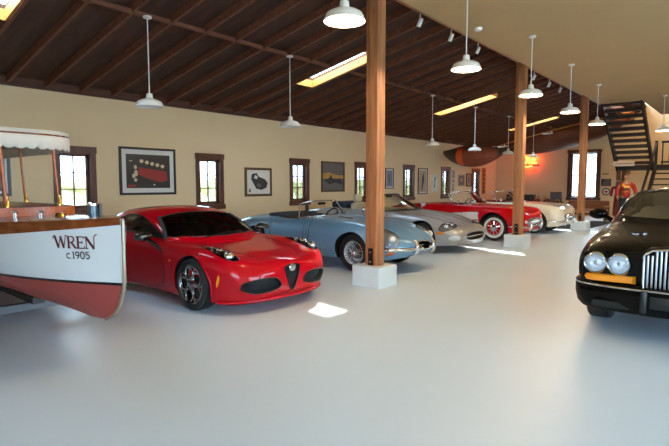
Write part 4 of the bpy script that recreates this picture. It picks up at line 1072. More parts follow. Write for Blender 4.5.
# ------------------------------------------------------------------ the launch
def make_boat(loc, rz):
    bt = thing('motor_launch', 'white wooden launch named WREN with red bottom, varnished deck and scalloped white canopy', 'boat', loc, rz)
    L = 6.0
    S = [0, .03, .1, .2, .35, .6, .9, 1.3, 1.8, 2.4, 3.2, 4.2, 5.2, 6.0]
    B = [.014, .03, .068, .125, .21, .335, .46, .585, .68, .75, .79, .76, .66, .52]
    ZK = [.72, .60, .465, .375, .315, .29, .29, .29, .31, .31, .31, .33, .37, .42]
    ZS = [1.215, 1.212, 1.206, 1.2, 1.19, 1.175, 1.16, 1.142, 1.122, 1.105, 1.09, 1.09, 1.10, 1.11]
    sq = [0, .012, .03, .06, .1, .15, .2, .27, .35, .45] + [.6 + .15 * k for k in range(37)]
    sq = [s for s in sq if s <= L]
    b_ = pchip(S, B, sq); zk = pchip(S, ZK, sq); zs = pchip(S, ZS, sq)
    fx = [0, .06, .14, .24, .36, .5, .7, .85, 1.0]; fy = [.02, .20, .42, .62, .79, .90, .965, .99, 1.0]
    def halfb(i, z):
        f = (z - zk[i]) / (zs[i] - zk[i]); return float(max(.012, b_[i] * np.interp(f, fx, fy)))
    ZW0, ZW1 = .648, .672
    vs = []; nrow = None; rows = []
    for i, s in enumerate(sq):
        low = [zk[i] + (max(zk[i], ZW0) - zk[i]) * k / 10 for k in range(11)]
        m2 = max(zk[i], ZW1)
        up = [m2 + (zs[i] - m2) * k / 8 for k in range(9)]
        zz = low + up; nrow = len(zz); rows.append(zz)
    x0 = L / 2
    mb = MB()
    for sd in (1, -1):
        vs = [(x0 - s, sd * halfb(i, z), z) for i, s in enumerate(sq) for z in rows[i]]
        fs = []; ms = []
        for i in range(len(sq) - 1):
            for k in range(nrow - 1):
                f = (i * nrow + k, i * nrow + k + 1, (i + 1) * nrow + k + 1, (i + 1) * nrow + k)
                fs.append(f); ms.append(0 if k < 10 else 1 if k == 10 else 2)
        n0 = len(mb.v); mb.v += vs; mb.f += [tuple(j + n0 for j in f) for f in fs]; mb.m += ms
    n1 = len(sq) * nrow
    mb.f += [(i * nrow, (i + 1) * nrow, n1 + (i + 1) * nrow, n1 + i * nrow) for i in range(len(sq) - 1)]; mb.m += [0] * (len(sq) - 1)      # keel
    mb.f += [(k, k + 1, n1 + k + 1, n1 + k) for k in range(nrow - 1)]; mb.m += [3] * (nrow - 1)                                            # stem
    e = (len(sq) - 1) * nrow
    mb.f += [(e + k, e + k + 1, n1 + e + k + 1, n1 + e + k) for k in range(nrow - 1)]; mb.m += [3] * (nrow - 1)
    hm = mb.mesh('hull')
    hull = link('hull', hm, bt, [M['bottomred'], M['black'], M['boatwhite'], M['varnish']], 50)
    bv = bvh_of(hm)
    # cutwater strip on the stem
    MB().tube([(x0 + .004, 0, 1.2), (x0 + .004, 0, .9), (x0 + .002, 0, .68)] + [(x0 - s + .004, 0, z - .004) for s, z in ((.03, .60), (.1, .465), (.2, .375), (.35, .315))], .016, 8).build('cutwater', M['stemmetal'], bt, 60)
    # varnished sheer plank, rubbing strip and foredeck
    for sd in (1, -1):
        v = []; n = len(sq)
        for i, s in enumerate(sq):
            h = .05 + .05 * min(1, s / 1.2)
            for z, o in ((zs[i] - h, .001), (zs[i] - h, .014), (zs[i] - .02, .016), (zs[i] + .012, .014), (zs[i] + .016, -.02)):
                v.append((x0 - s + (.012 if s < .02 else 0), sd * (halfb(i, min(z, zs[i])) + o), z))
        m = 5
        MB().add(v, [(i * m + j, i * m + j + 1, (i + 1) * m + j + 1, (i + 1) * m + j) for i in range(n - 1) for j in range(m - 1)]).build('sheer_plank', M['varnish'], bt, 50)
    dk = MB(); v = []; idx = [i for i, s in enumerate(sq) if s <= 2.3]
    for i in idx:
        for k in range(9):
            t = -1 + 2 * k / 8; v.append((x0 - sq[i], t * max(.002, halfb(i, zs[i]) - .0), zs[i] + .012 + .028 * (1 - t * t) * min(1, sq[i] / .6)))
    dk.add(v, [(i * 9 + k, i * 9 + k + 1, i * 9 + 10 + k, i * 9 + 9 + k) for i in range(len(idx) - 1) for k in range(8)])
    dk.build('foredeck', M['varnish'], bt, 60)
    sdk = MB()
    for sd in (1, -1):
        ii = [i for i, s in enumerate(sq) if 2.2 < s]; v = []
        for i in ii: v += [(x0 - sq[i], sd * halfb(i, zs[i]), zs[i] + .012), (x0 - sq[i], sd * (halfb(i, zs[i]) - .14), zs[i] + .03)]
        sdk.add(v, [(2 * k, 2 * k + 1, 2 * k + 3, 2 * k + 2) for k in range(len(ii) - 1)])
    sdk.build('side_deck', M['varnish'], bt, 60)
    # coaming round the cockpit
    co = MB(); pts = spline([(-2.6, .38), (-1.5, .52), (-.2, .62), (.55, .60), (.86, .50), (.93, .30), (.95, 0), (.93, -.30), (.86, -.50), (.55, -.60), (-.2, -.62), (-1.5, -.52), (-2.6, -.38)], 5); v = []
    for x, y in pts:
        l = math.hypot(x, y); v += [(x, y, 1.06), (x, y, 1.245), (x - .02, y * .965, 1.245), (x - .02, y * .965, 1.06)]
    co.add(v, [(4 * k + j, 4 * k + (j + 1) % 4, 4 * k + 4 + (j + 1) % 4, 4 * k + 4 + j) for k in range(len(pts) - 1) for j in range(4)])
    co.build('coaming', M['orangevarnish'], bt, 50)
    MB().box(-2.5, .8, -.5, .5, .60, .62).build('cockpit_floor', M['varnish'], bt, 0)
    for sd in (1, -1): MB().box(-2.2, .3, sd * .48 - .14, sd * .48 + .14, .78, .82).build('bench_seat', M['varnish'], bt, 0)
    # name
    ink = MB()
    def glyph(strokes, ox, oz, h, mi=0):
        for w, pl in strokes:
            pl = dens(pl, 5, False)
            P = []
            for u, v_ in pl:
                p, nn = hit(bv, RIGHT, (0, 0, 0), ox + u * h, oz + v_ * h); P.append((p, nn))
            vv = []
            for k in range(len(P)):
                t = (P[min(k + 1, len(P) - 1)][0] - P[max(k - 1, 0)][0]).normalized(); sdv = t.cross(P[k][1]).normalized() * w * h * .6
                vv += [P[k][0] + P[k][1] * .004 + sdv, P[k][0] + P[k][1] * .004 - sdv]
            ink.add(vv, [(2 * k, 2 * k + 1, 2 * k + 3, 2 * k + 2) for k in range(len(P) - 1)], mi)
    G = {'W': [(.17, [(.12, .96), (.38, 0)]), (.07, [(.38, 0), (.62, .98)]), (.17, [(.60, .98), (.84, 0)]), (.07, [(.84, 0), (1.08, 1.06)]), (.07, [(-.02, .72), (-.06, .86), (.0, .97), (.12, 1.0), (.2, .94)]), (.06, [(1.0, 1.0), (1.16, 1.08)])],
         'R': [(.16, [(.16, 0), (.16, .96)]), (.07, [(.02, .96), (.45, .97)]), (.11, [(.45, .97), (.60, .86), (.60, .64), (.45, .50)]), (.07, [(.16, .50), (.45, .50)]), (.15, [(.38, .50), (.72, .02)]), (.07, [(.03, .03), (.30, .03)]), (.07, [(.66, .03), (.84, .05)])],
         'E': [(.16, [(.16, 0), (.16, .96)]), (.08, [(.02, .95), (.62, .95)]), (.08, [(.16, .5), (.50, .5)]), (.08, [(.02, .03), (.64, .03)]), (.07, [(.62, .78), (.62, .98)]), (.07, [(.64, .0), (.68, .22)]), (.06, [(.5, .38), (.5, .62)])],
         'N': [(.08, [(.12, 0), (.12, .96)]), (.18, [(.10, .96), (.72, 0)]), (.08, [(.72, 0), (.74, .92), (.82, 1.1), (.98, 1.18)]), (.07, [(-.02, .95), (.2, .95)]), (.07, [(.0, .03), (.26, .03)])],
         'C': [(.14, ell(.36, .36, .28, .34, 16)[2:15])], '.': [(.14, [(0, .02), (.08, .02)])],
         '1': [(.15, [(.2, 0), (.2, .98)]), (.08, [(.2, .96), (.02, .84)]), (.08, [(.04, .03), (.36, .03)])],
         '9': [(.14, ell(.32, .68, .24, .26, 16) + [(.56, .68)]), (.13, [(.56, .68), (.52, .3), (.2, .0)])],
         '0': [(.14, ell(.32, .49, .26, .47, 18) + [(.58, .49)])],
         '5': [(.12, [(.14, .95), (.55, .95)]), (.12, [(.14, .95), (.12, .56)]), (.14, [(.12, .56), (.34, .62), (.54, .50), (.56, .26), (.40, .04), (.08, .06)])]}
    return bt, hull, glyph, G, ink, x0, bv
M['bottomred'] = pmat('antifouling_red', rgb(164, 72, 66), .5, noise=(6, .12))
M['boatwhite'] = pmat('boat_white', rgb(226, 230, 232), .22, coat=.6)
M['varnish'] = woodmat('varnished_mahogany', rgb(104, 46, 18), rgb(142, 72, 30), .22, 2, (.7, 8, 8), coat=.3)
M['orangevarnish'] = woodmat('varnished_cedar', rgb(170, 78, 26), rgb(200, 104, 40), .35, 2, (.8, 8, 8), coat=.2)
M['canvas'] = pmat('canvas_white', rgb(228, 222, 210), .8, noise=(3, .03))
M['stemmetal'] = pmat('stem_band', rgb(170, 160, 142), .35, metal=.7)
M['letterred'] = pmat('letter_maroon', rgb(88, 12, 32), .5)
boat, hull, glyph, G, ink, bx0, bbv = make_boat((2.035, 7.0, 0), -PI / 2)
# lettering on the starboard bow
def starboard_text():
    oz = .956; h = .105; x = 0
    adv = {'W': 1.12, 'R': .78, 'E': .70, 'N': .86}
    # local x runs from stern to bow, reading left to right on this side
    xx = bx0 - .575
    for ch in 'WREN':
        glyph(G[ch], xx, oz, h, 0); xx += adv[ch] * h
    xx = bx0 - .475
    for ch in 'C.1905':
        glyph(G[ch], xx, .868, .062, 1); xx += {'C': .72, '.': .16, '1': .44}.get(ch, .70) * .062
starboard_text()
lt = ink.build('lettering', [M['letterred'], M['black']], boat, 0, recalc=False)
# canopy on brass posts
def canopy():
    hw, xa, xb = .68, -2.6, .80
    out = []
    r = .52; n = 14
    for cx, cy, a0 in ((xb - r, hw - r, 0), (xa + r, hw - r, PI / 2), (xa + r, -(hw - r), PI), (xb - r, -(hw - r), 1.5 * PI)):
        out += [(cx + r * math.cos(a0 + PI / 2 * k / n), cy + r * math.sin(a0 + PI / 2 * k / n)) for k in range(n + 1)]
    per = []; L = 0
    P = dens(out, 8)
    cl = [0]
    for i in range(len(P)): a, b = P[i], P[(i + 1) % len(P)]; cl.append(cl[-1] + math.dist(a, b))
    N = 560; T = cl[-1]; Q = []
    for k in range(N):
        s = T * k / N; i = int(np.searchsorted(cl, s, 'right') - 1); t = (s - cl[i]) / max(1e-9, cl[i + 1] - cl[i]); a, b = P[i % len(P)], P[(i + 1) % len(P)]
        Q.append((a[0] + (b[0] - a[0]) * t, a[1] + (b[1] - a[1]) * t))
    top = MB(); c = ((xa + xb) / 2, 0); v = [(c[0], 0, 2.175)]; R = 7
    for k in range(1, R + 1):
        t = k / R
        for x, y in Q[::4]: v.append((c[0] + (x - c[0]) * t, y * t, 2.11 + .065 * (1 - t ** 2.2)))
    n4 = len(Q[::4])
    top.add(v, [(0, 1 + j, 1 + (j + 1) % n4) for j in range(n4)] + [(1 + k * n4 + j, 1 + (k + 1) * n4 + j, 1 + (k + 1) * n4 + (j + 1) % n4, 1 + k * n4 + (j + 1) % n4) for k in range(R - 1) for j in range(n4)])
    o = top.build('canopy', M['canvas'], boat, 60)
    val = MB(); v = []; ns = round(T / .112)
    for k, (x, y) in enumerate(Q):
        ph = (k / N * ns) % 1; z = 1.925 - .034 * math.sqrt(max(0, 1 - (2 * ph - 1) ** 2))
        v += [(x, y, 2.112), (x, y, 2.0), (x, y, z)]
    val.add(v, [(3 * k + j, 3 * k + j + 1, 3 * ((k + 1) % N) + j + 1, 3 * ((k + 1) % N) + j) for k in range(N) for j in range(2)])
    me = val.mesh('valance'); ob = link('valance', me, o, M['canvas'], 60)
    md = ob.modifiers.new('s', 'SOLIDIFY'); md.thickness = .006
    pr = MB(); pr.tube([(Q[k][0] * .997, Q[k][1] * .99, 2.06) for k in range(0, N, 8)], .012, 6, closed=True); pr.build('canopy_frame', M['varnish'], o, 60)
    for x, y in ((.62, .44), (.62, -.44), (.78, -.16), (-1.0, .62), (-1.0, -.62), (-2.3, .40), (-2.3, -.40)):
        p = MB().tube([(x, y, 1.10), (x - .02, y - .05, 2.07)], .016 if y != -.16 else .022, 10).build('canopy_post', M['orangevarnish'], boat, 60)
        MB().lathe([(.03, 0), (.03, .03), (.02, .05), (.016, .12), (.016, 0)], 14, 'z', (x, y, 1.245)).build('collar', M['brass'], p, 40)
canopy()
def deck_fittings():
    z = 1.185
    for x, y in ((bx0 - 1.35, -.14), (bx0 - 1.55, -.30)):
        c = MB(); c.tube([(x - .075, y, z + .035), (x, y, z + .045), (x + .075, y, z + .035)], [.008, .013, .008], 8)
        for q in (-.025, .025): c.tube([(x + q, y, z - .02), (x + q, y, z + .04)], .009, 8)
        c.build('cleat', M['chrome'], boat, 60)
    MB().lathe([(.001, .05), (.035, .045), (.05, .02), (.055, 0)], 18, 'z', (bx0 - 1.12, -.05, z - .005)).build('deck_vent', M['brass'], boat, 50)
    for x, y, s in ((bx0 - 2.0, -.46, 1),):
        c = MB(); c.box(x - .06, x + .06, y - .03, y + .03, 1.09, 1.12); c.tube([(x - .03, y, 1.1), (x - .03, y, 1.16)], .014, 8).tube([(x + .03, y, 1.1), (x + .03, y, 1.16)], .014, 8); c.build('bitts', M['chrome'], boat, 50)
    lx, ly = bx0 - .80, .12
    b = MB().lathe([(.001, 0), (.05, 0), (.05, .018), (.044, .02), (.044, .115), (.05, .118), (.05, .135), (.03, .15), (.001, .15)], 24, 'z', (lx, ly, z - .005), mfun=lambda i: 0 if i in (3,) else 1)
    b.build('bow_light', [pmat('blue_glass', rgb(44, 92, 122), .1, coat=1.), M['chrome']], boat, 50)
    MB().box(lx - .03, lx + .02, ly + .055, ly + .075, z - .01, z + .13).build('bow_light_bracket', M['black'], boat, 0)
deck_fittings()
# cradle under the boat
M['greypaint'] = pmat('grey_paint', rgb(104, 108, 112), .5)
cr = thing('boat_cradle', 'low grey metal trailer frame under the white boat', 'boat trailer', (2.035, 7.0, 0), -PI / 2)
c = MB()
for y in (.34, -.34): c.bar((-3.4, y, .17), (1.0, y, .17), .06, .09)
c.build('side_rail', M['greypaint'], cr, 0)
c = MB().bar((-3.0, 0, .272), (1.1, 0, .24), .12, .07).build('keel_rail', M['darkgrey'], cr, 0)
for x in (.95, -.4, -1.6, -3.0):
    MB().box(x - .04, x + .04, -.62, .62, .125, .205).build('cross_beam', M['greypaint'], cr, 0)
for x, y in ((-1.6, .84), (-1.6, -.84)):
    t = link('wheel', tyre_mesh(.26, .16, .15), cr, [M['rubber'], M['whitewall']], 40); t.location = (x, y, .26); t.rotation_euler = (0, 0, 0 if y > 0 else PI)
    link('rim', rim_spokes(.148, .16, 5, .06), t, M['alloy'], 40)
    MB().tube([(x, y * .8, .2), (x, y, .26)], .03, 8).build('axle', M['darkgrey'], cr, 40)
for x, y in ((.2, .3), (.2, -.3), (-2.9, .3), (-2.9, -.3)):
    MB().tube([(x, y, 0), (x, y, .2)], .025, 8).build('jack_stand', M['darkgrey'], cr, 40)

# ------------------------------------------------------------------ far end of the room
ht = MB()
wb = thing('workbench', 'long dark red wooden bench along the end wall, behind the cream roadster', 'table', (24.72, 8.55, 0), 0)
MB().box(-.42, .42, -1.62, 1.75, .60, .68).build('top', M['rail'], wb, 0, bevel=.01)
for x in (-.36, .36):
    for y in (-1.5, 1.6): MB().box(x - .05, x + .05, y - .05, y + .05, 0, .61).build('leg', M['rail'], wb, 0)
MB().box(-.38, .38, -1.5, 1.6, .18, .22).build('shelf', M['rail'], wb, 0)
def benchbox(y0, y1, z1, label, m, name, cat, depth=.3, grp=None, parts=None):
    t = thing(name, label, cat, (24.72, (y0 + y1) / 2, .68), 0, grp); h = (y1 - y0) / 2
    MB().box(-depth / 2, depth / 2, -h, h, 0, z1 - .68).build('case', m, t, 0, bevel=.012)
    if parts: parts(t, h, z1 - .68, depth)
def radio_parts(t, h, H, d):
    MB().box(-d / 2 - .008, -d / 2, -h * .85, h * .85, H * .18, H * .85).build('front_panel', M['darkgrey'], t, 0)
    for y in (-.6, .6): MB().lathe([(.001, -.02), (.03, -.018), (.034, 0)], 12, 'x', (-d / 2 - .008, y * h, H * .4)).build('knob', M['alloy'], t, 40)
benchbox(8.88, 9.45, 1.0, 'black case on the bench, left of the second timber post', M['blackgloss'], 'audio_case', 'case', parts=radio_parts)
benchbox(8.12, 8.72, 1.0, 'black case on the bench, just right of the second timber post', M['blackgloss'], 'audio_case', 'case', parts=radio_parts)
t = thing('framed_photo', 'small dark framed photo standing on the bench near the tall window', 'picture', (24.66, 7.13, .68), 0)
MB().box(-.02, .02, -.26, .26, 0, .45).build('frame', M['rail'], t, 0)
MB().box(-.024, -.019, -.20, .20, .07, .38).build('print', pmat('print_slate', rgb(86, 90, 98), .3), t, 0)
MB().bar((.02, 0, .3), (.16, 0, .01), .04, .02).build('easel_leg', M['rail'], t, 0)
for i, (y, m, lb) in enumerate(((7.95, 'chrome', 'small bright metal ornament on the bench right of the black cases'), (7.62, 'brass', 'brass ornament on the bench left of the framed photo'))):
    t = thing('ornament', lb, 'ornament', (24.6, y, .68), 0, 'ornaments on the bench')
    MB().lathe([(.001, 0), (.08, 0), (.08, .02), (.02, .04), (.015, .14), (.001, .14)], 16).build('pedestal', M['rail'], t, 40)
    b = MB(); b.tube([(0, -.10, .17), (0, 0, .2), (0, .09, .26)], [.015, .05, .012], 10); b.bar((0, 0, .2), (0, .01, .34), .02, .05); b.build('figure', M[m], t, 50)
for i, (y, c, lb) in enumerate(((7.9, (150, 40, 36), 'red model car at the front edge of the bench'), (7.45, (120, 60, 40), 'brown model car at the front edge of the bench, below the framed photo'), (7.05, (170, 120, 70), 'tan model car on the bench end near the tall window'))):
    t = thing('model_car', lb, 'model car', (24.42, y, .68), PI / 2, 'model cars along the bench')
    mm = pmat('model_paint', rgb(*c), .3, coat=1.)
    MB().prism(spline([(-.14, .03), (.14, .03), (.15, .07), (.06, .085), (.02, .125), (-.07, .125), (-.1, .085), (-.15, .08)], 3, True), RIGHT, (0, 0, 0), -.055, .055).build('body', mm, t, 40)
    for x in (-.085, .085):
        for s in (-1, 1): MB().lathe([(.001, -.012), (.03, -.012), (.03, .012), (.001, .012)], 14, 'y', (x, s * .05, .03)).build('wheel', M['black'], t, 40)
# wooden bench below the window
bn = thing('wooden_bench', 'brown wooden settle with pale arms under the tall end window', 'bench', (22.75, 5.35, 0), 0)
bw = woodmat('bench_wood', rgb(120, 72, 44), rgb(158, 102, 64), .45, 2, (5, 1, 5)); bl = woodmat('bench_arm', rgb(176, 128, 78), rgb(204, 156, 100), .4, 2, (1, 5, 5))
MB().box(.30, .36, -.78, .80, .44, .80).build('backrest', bw, bn, 0, bevel=.01)
MB().box(-.28, .32, -.76, .78, .40, .46).build('seat', bl, bn, 0, bevel=.012)
for s in (-.76, .74):
    MB().box(-.34, .34, s - .06, s + .08, .56, .61).build('armrest', bl, bn, 0, bevel=.015)
    for x in (-.27, .27): MB().box(x - .06, x + .06, s - .04, s + .05, 0, .57).build('leg', bw, bn, 0, bevel=.01)
MB().box(.0, .05, -.7, .7, .22, .30).build('stretcher', bw, bn, 0)
rg = MB().box(17.85, 22.2, 4.20, 6.6, .001, .014).build('rug', pmat('rug_teal', rgb(58, 66, 66), .95, noise=(20, .3)), smooth=0)
setp(rg, 'dark grey green rug on the floor in front of the wooden bench', 'rug')
# wall signs of the end wall
t = thing('wall_sign', 'small dark board with pale lettering right of the tall end window', 'sign', (EX, 5.22, 1.41), 0)
MB().box(-.03, 0, -.20, .20, 0, .32).build('board', M['darkgrey'], t, 0)
lt = MB()
for k in range(3): lt.box(-.034, -.03, -.16, .15 - .05 * k, .07 + .085 * k, .10 + .085 * k)
lt.build('lettering', pmat('chalk', rgb(150, 146, 136), .8), t, 0)
t = thing('picture_light', 'small brass picture light above the dark board', 'lamp', (EX, 5.24, 1.90), 0)
MB().tube([(0, 0, 0), (-.08, 0, .06), (-.12, 0, .06)], .008, 8).build('arm', M['brass'], t, 60)
MB().tube([(-.12, -.13, .055), (-.12, .13, .055)], .025, 10).build('lamp_shade', M['brass'], t, 60)
t = thing('round_sign', 'small round sign with a star, below the dark board on the end wall', 'sign', (EX, 5.20, 1.15), 0)
MB().lathe([(.001, -.02), (.17, -.02), (.17, 0), (.001, 0)], 32, 'x').build('disc', M['white'], t, 40)
MB().lathe([(.125, -.02), (.125, -.026), (.17, -.026), (.17, -.02)], 32, 'x', closed=True).build('ring', pmat('sign_navy', rgb(48, 40, 52), .4), t, 40)
st = [((.10 if k % 2 == 0 else .042) * math.sin(PI * k / 5), (.10 if k % 2 == 0 else .042) * math.cos(PI * k / 5)) for k in range(10)]
MB().prism(st, REAR, (-.02, 0, 0), 0, .005).build('star', pmat('sign_red', rgb(170, 34, 34), .4), t, 0)

# neon sign
t = thing('neon_sign', 'glowing red and yellow neon sign on the end wall right of the second timber post', 'neon sign', (EX, 8.72, 2.16), 0)
MB().box(-.10, 0, -.50, .50, .24, .30).build('mounting_rail', M['black'], t, 0)
tube = pmat('neon_yellow', rgb(255, 190, 90), .4, emit=rgb(255, 176, 70), estr=5.); tr_ = pmat('neon_red', rgb(255, 40, 30), .4, emit=rgb(255, 28, 18), estr=16.)
def neon(pl, r=.02): return MB().tube([(-.13, y, z) for y, z in pl], r, 8)
# glyphs read from +y to -y
gl = {'L': [[(.0, .0), (0, .3)], [(0, 0), (-.15, 0)]], 'O': [[(-.1 + .1 * math.cos(a), .15 + .14 * math.sin(a)) for a in [2 * PI * k / 16 for k in range(17)]]],
      'C': [[(-.12 + .1 * math.cos(a), .15 + .14 * math.sin(a)) for a in [-PI * .0 + .8 + (2 * PI - 1.6) * k / 14 - PI for k in range(15)]]], 'E': [[(-.16, .3), (0, .3), (0, 0), (-.16, 0)], [(0, .15), (-.12, .15)]]}
y = .50
for ch in 'LOCE':
    for pl in gl[ch]: neon([(y + a, .36 + b * 1.25) for a, b in pl]).build('letter', tube, t, 60)
    y -= .25
neon([(.52, .20), (.3, .24), (0, .2), (-.2, .24)]).build('underline', tube, t, 60)
neon([(.52, .14), (.3, .17), (0, .14), (-.3, .17), (-.52, .15)], .014).build('red_flourish', tr_, t, 60)
l = bpy.data.lights.new('neon_glow', 'POINT'); l.energy = 20; l.color = (1, .08, .03); l.shadow_soft_size = .25
lo = bpy.data.objects.new('neon_glow', l); COL.objects.link(lo); lo.location = (EX - .30, 8.55, 2.68)

# hanging canoe and rowing skiff
def hull_shape(L, B, D, ex=2.3, n=28, m=10, rise=.5):
    """open hull along x, keel down; returns skin mesh"""
    v = []
    for i in range(n + 1):
        t = -1 + 2 * i / n; b = B * (1 - abs(t) ** ex) + .004; d = D * (1 - abs(t) ** (ex * 1.75) * .7); sh = rise * D * abs(t) ** 3
        for k in range(m + 1):
            a = PI * k / m
            v.append((L / 2 * t, b * math.copysign(abs(math.cos(a)) ** .8, math.cos(a)), sh - d * math.sin(a) ** .8 + (D - D) ))
    return v, [(i * (m + 1) + k, i * (m + 1) + k + 1, (i + 1) * (m + 1) + k + 1, (i + 1) * (m + 1) + k) for i in range(n) for k in range(m)]
def hanging_hull(name, label, cat, loc, rot, L, B, D, mats, mfun, gun, ex, grp):
    t = thing(name, label, cat, loc, 0, grp); t.rotation_euler = rot
    v, f = hull_shape(L, B, D, ex); mb = MB(); mb.v = v; mb.f = f; mb.m = [mfun(i // 10, i % 10) for i in range(len(f))]
    me = mb.mesh('hull'); o = link('hull', me, t, mats, 50); md = o.modifiers.new('s', 'SOLIDIFY'); md.thickness = .015
    for s in (0, 10):
        MB().tube([v[i * 11 + s] for i in range(29)], .022, 8).build('gunwale', gun, t, 60)
    for q in (-.55, 0, .55):
        i = round((q + 1) / 2 * 28); a, b = V(v[i * 11]), V(v[i * 11 + 10]); MB().bar(a, b, .12, .025).build('thwart', gun, t, 0)
    from mathutils import Euler
    R = Euler(rot).to_matrix(); xr = RX0 + round((loc[0] - RX0) / RSP) * RSP
    for q in (-.5, .5):
        i = round((q + 1) / 2 * 28)
        p = (R @ V(v[i * 11]) + R @ V(v[i * 11 + 10])) / 2 + V(loc)
        top = V((xr, p.y, roofz(p.y) + .002))
        MB().tube([R.inverted() @ (p - V(loc)), R.inverted() @ (top - V(loc))], .006, 6).build('hanging_cable', M['steel'], t, 60)
    return t
M['canoe_red'] = woodmat('canoe_brown', rgb(120, 52, 28), rgb(150, 76, 44), .6, 2, (.8, 6, 6))
M['canoe_orange'] = pmat('canoe_orange', rgb(226, 84, 26), .4, coat=.5)
M['canoe_dark'] = woodmat('canoe_dark', rgb(58, 46, 40), rgb(84, 64, 52), .5, 2, (.8, 6, 6))
M['skiff'] = woodmat('skiff_planks', rgb(84, 42, 24), rgb(122, 66, 38), .7, 3, (.5, 7, 7))
hanging_hull('canoe', 'small wooden canoe with an orange panel, hung under the roof left of the second post', 'canoe', (18.6, 8.52, 2.66), (.75, 0, PI / 2 + .06), 2.6, .48, .46,
             [M['canoe_dark'], M['canoe_red'], M['canoe_orange']], lambda i, k: 2 if 17 <= i <= 19 and k < 6 else 1 if 3 <= i <= 16 else 0, M['canoe_dark'], 1.45, 'boats hung under the roof')
hanging_hull('rowing_skiff', 'long brown planked wooden skiff hung under the roof above the tall end window', 'boat', (23.2, 6.55, 3.62), (.35, .20, PI / 2), 5.6, .62, .55,
             [M['skiff']], lambda i, k: 0, M['pine'], 2.3, 'boats hung under the roof')
# white model aeroplanes under the roof
def plane(loc, rz, label):
    t = thing('model_aeroplane', label, 'model aeroplane', loc, rz, 'white model aeroplanes hung under the roof')
    t.scale = (.5, .5, .5)
    MB().tube([(-.42, 0, .03), (-.2, 0, .01), (.1, 0, 0), (.3, 0, 0), (.38, 0, 0)], [.012, .03, .055, .05, .015], 10).build('fuselage', M['white'], t, 60)
    MB().prism([(-.02, -.55), (.12, -.58), (.16, 0), (.12, .58), (-.02, .55), (-.06, 0)], TOP, (.05, 0, .04), -.008, .008).build('wing', M['white'], t, 0)
    MB().prism([(-.06, -.2), (.05, -.2), (.08, 0), (.05, .2), (-.06, .2)], TOP, (-.38, 0, .04), -.006, .006).build('tailplane', M['white'], t, 0)
    MB().prism([(-.06, 0), (.06, 0), (-.02, .16), (-.08, .16)], RIGHT, (-.38, 0, .04), -.006, .006).build('fin', M['white'], t, 0)
    MB().tube([(0, 0, .05), (0, 0, (roofz(loc[1]) - loc[2] + .002) * 2)], .004, 6).build('wire', M['steel'], t, 60)
plane((RX0 + 39 * RSP, 6.5, 3.50), 2.4, 'white model aeroplane hung under the roof, left of the third timber post')
plane((RX0 + 32 * RSP, 6.6, 2.74), 2.9, 'white model aeroplane hung low, just left of the second timber post')

# ------------------------------------------------------------------ staircase
stc = thing('staircase', 'dark open-riser wooden staircase rising to the loft at the far right', 'staircase', (18.75, 3.48, 0), 0)
ax, az, bx_, bz = 0., CZ + .1, 2.75, 2.2
n = 11
for s in (-.57, .57): MB().bar((ax - .12, s, az + .06), (bx_ + .1, s, bz - .1), .06, .30).build('stringer', M['stairwood'], stc, 0)
for k in range(n):
    t = (k + .3) / n; x, z = ax + (bx_ - ax) * t, az + (bz - az) * t
    MB().box(x - .13, x + .15, -.55, .55, z - .11, z).build('tread', M['stairwood'], stc, 0)
MB().box(2.75, 3.95, -1.85, .60, 2.02, 2.2).build('landing', M['stairwood'], stc, 0)
for x, y in ((2.85, .52), (3.85, .52), (2.85, -1.75), (3.85, -1.75)): MB().box(x - .07, x + .07, y - .07, y + .07, 0, 2.03).build('landing_post', M['rail'], stc, 0)
for s in (-1.80, -.66): MB().bar((2.8, s, 2.1), (-.2, s, .02), .06, .30).build('stringer', M['stairwood'], stc, 0)
for k in range(11):
    t = (k + .5) / 11; x, z = 2.8 - 3.0 * t, 2.2 - 2.2 * t
    MB().box(x - .15, x + .13, -1.78, -.68, z - .05, z).build('tread', M['stairwood'], stc, 0)
MB().bar((2.82, -.66, 3.0), (-.25, -.66, .95), .06, .09).build('handrail', M['stairwood'], stc, 0)
for x in (2.82, .3): 
    z0 = 2.2 - (2.8 - x) * .72; MB().box(x - .045, x + .045, -.705, -.615, z0 - .1, z0 + .85).build('newel', M['stairwood'], stc, 0)
rl = MB().box(3.75, 3.83, -3.4, -.70, .84 + 2.2, .92 + 2.2).build('railing', M['stairwood'], stc, 0); MB().box(3.76, 3.82, -3.4, -.70, 2.30, 2.36).build('bottom_rail', M['stairwood'], rl, 0)
for k in range(13): y = -.74 - .22 * k; MB().box(3.77, 3.81, y - .02, y + .02, 2.2 if k % 6 == 0 else 2.32, 3.06).build('baluster', M['stairwood'], rl, 0)
gal = MB().box(22.70, EX, -2, 1.63, 2.02, 2.2).build('floor_gallery', M['stairwood'], smooth=0); setp(gal, kind='structure')
t = thing('stair_sign', 'white sign with small red lettering hung under the staircase', 'sign', (20.9, 3.715, 2.15), 0)
MB().box(-.02, .01, -.33, .33, 0, .18).build('board', pmat('sign_white', rgb(226, 212, 190), .5), t, 0)
lt = MB(); rnd = random.Random(3)
for k in range(12): y = .28 - .05 * k; lt.box(-.024, -.02, y - .03, y, .07, .12)
lt.build('lettering', pmat('sign_ink', rgb(170, 70, 50), .5), t, 0)
for y in (-.28, .28): MB().tube([(0, y, .18), (0, y, .25)], .006, 6).build('hanger', M['steel'], t, 60)

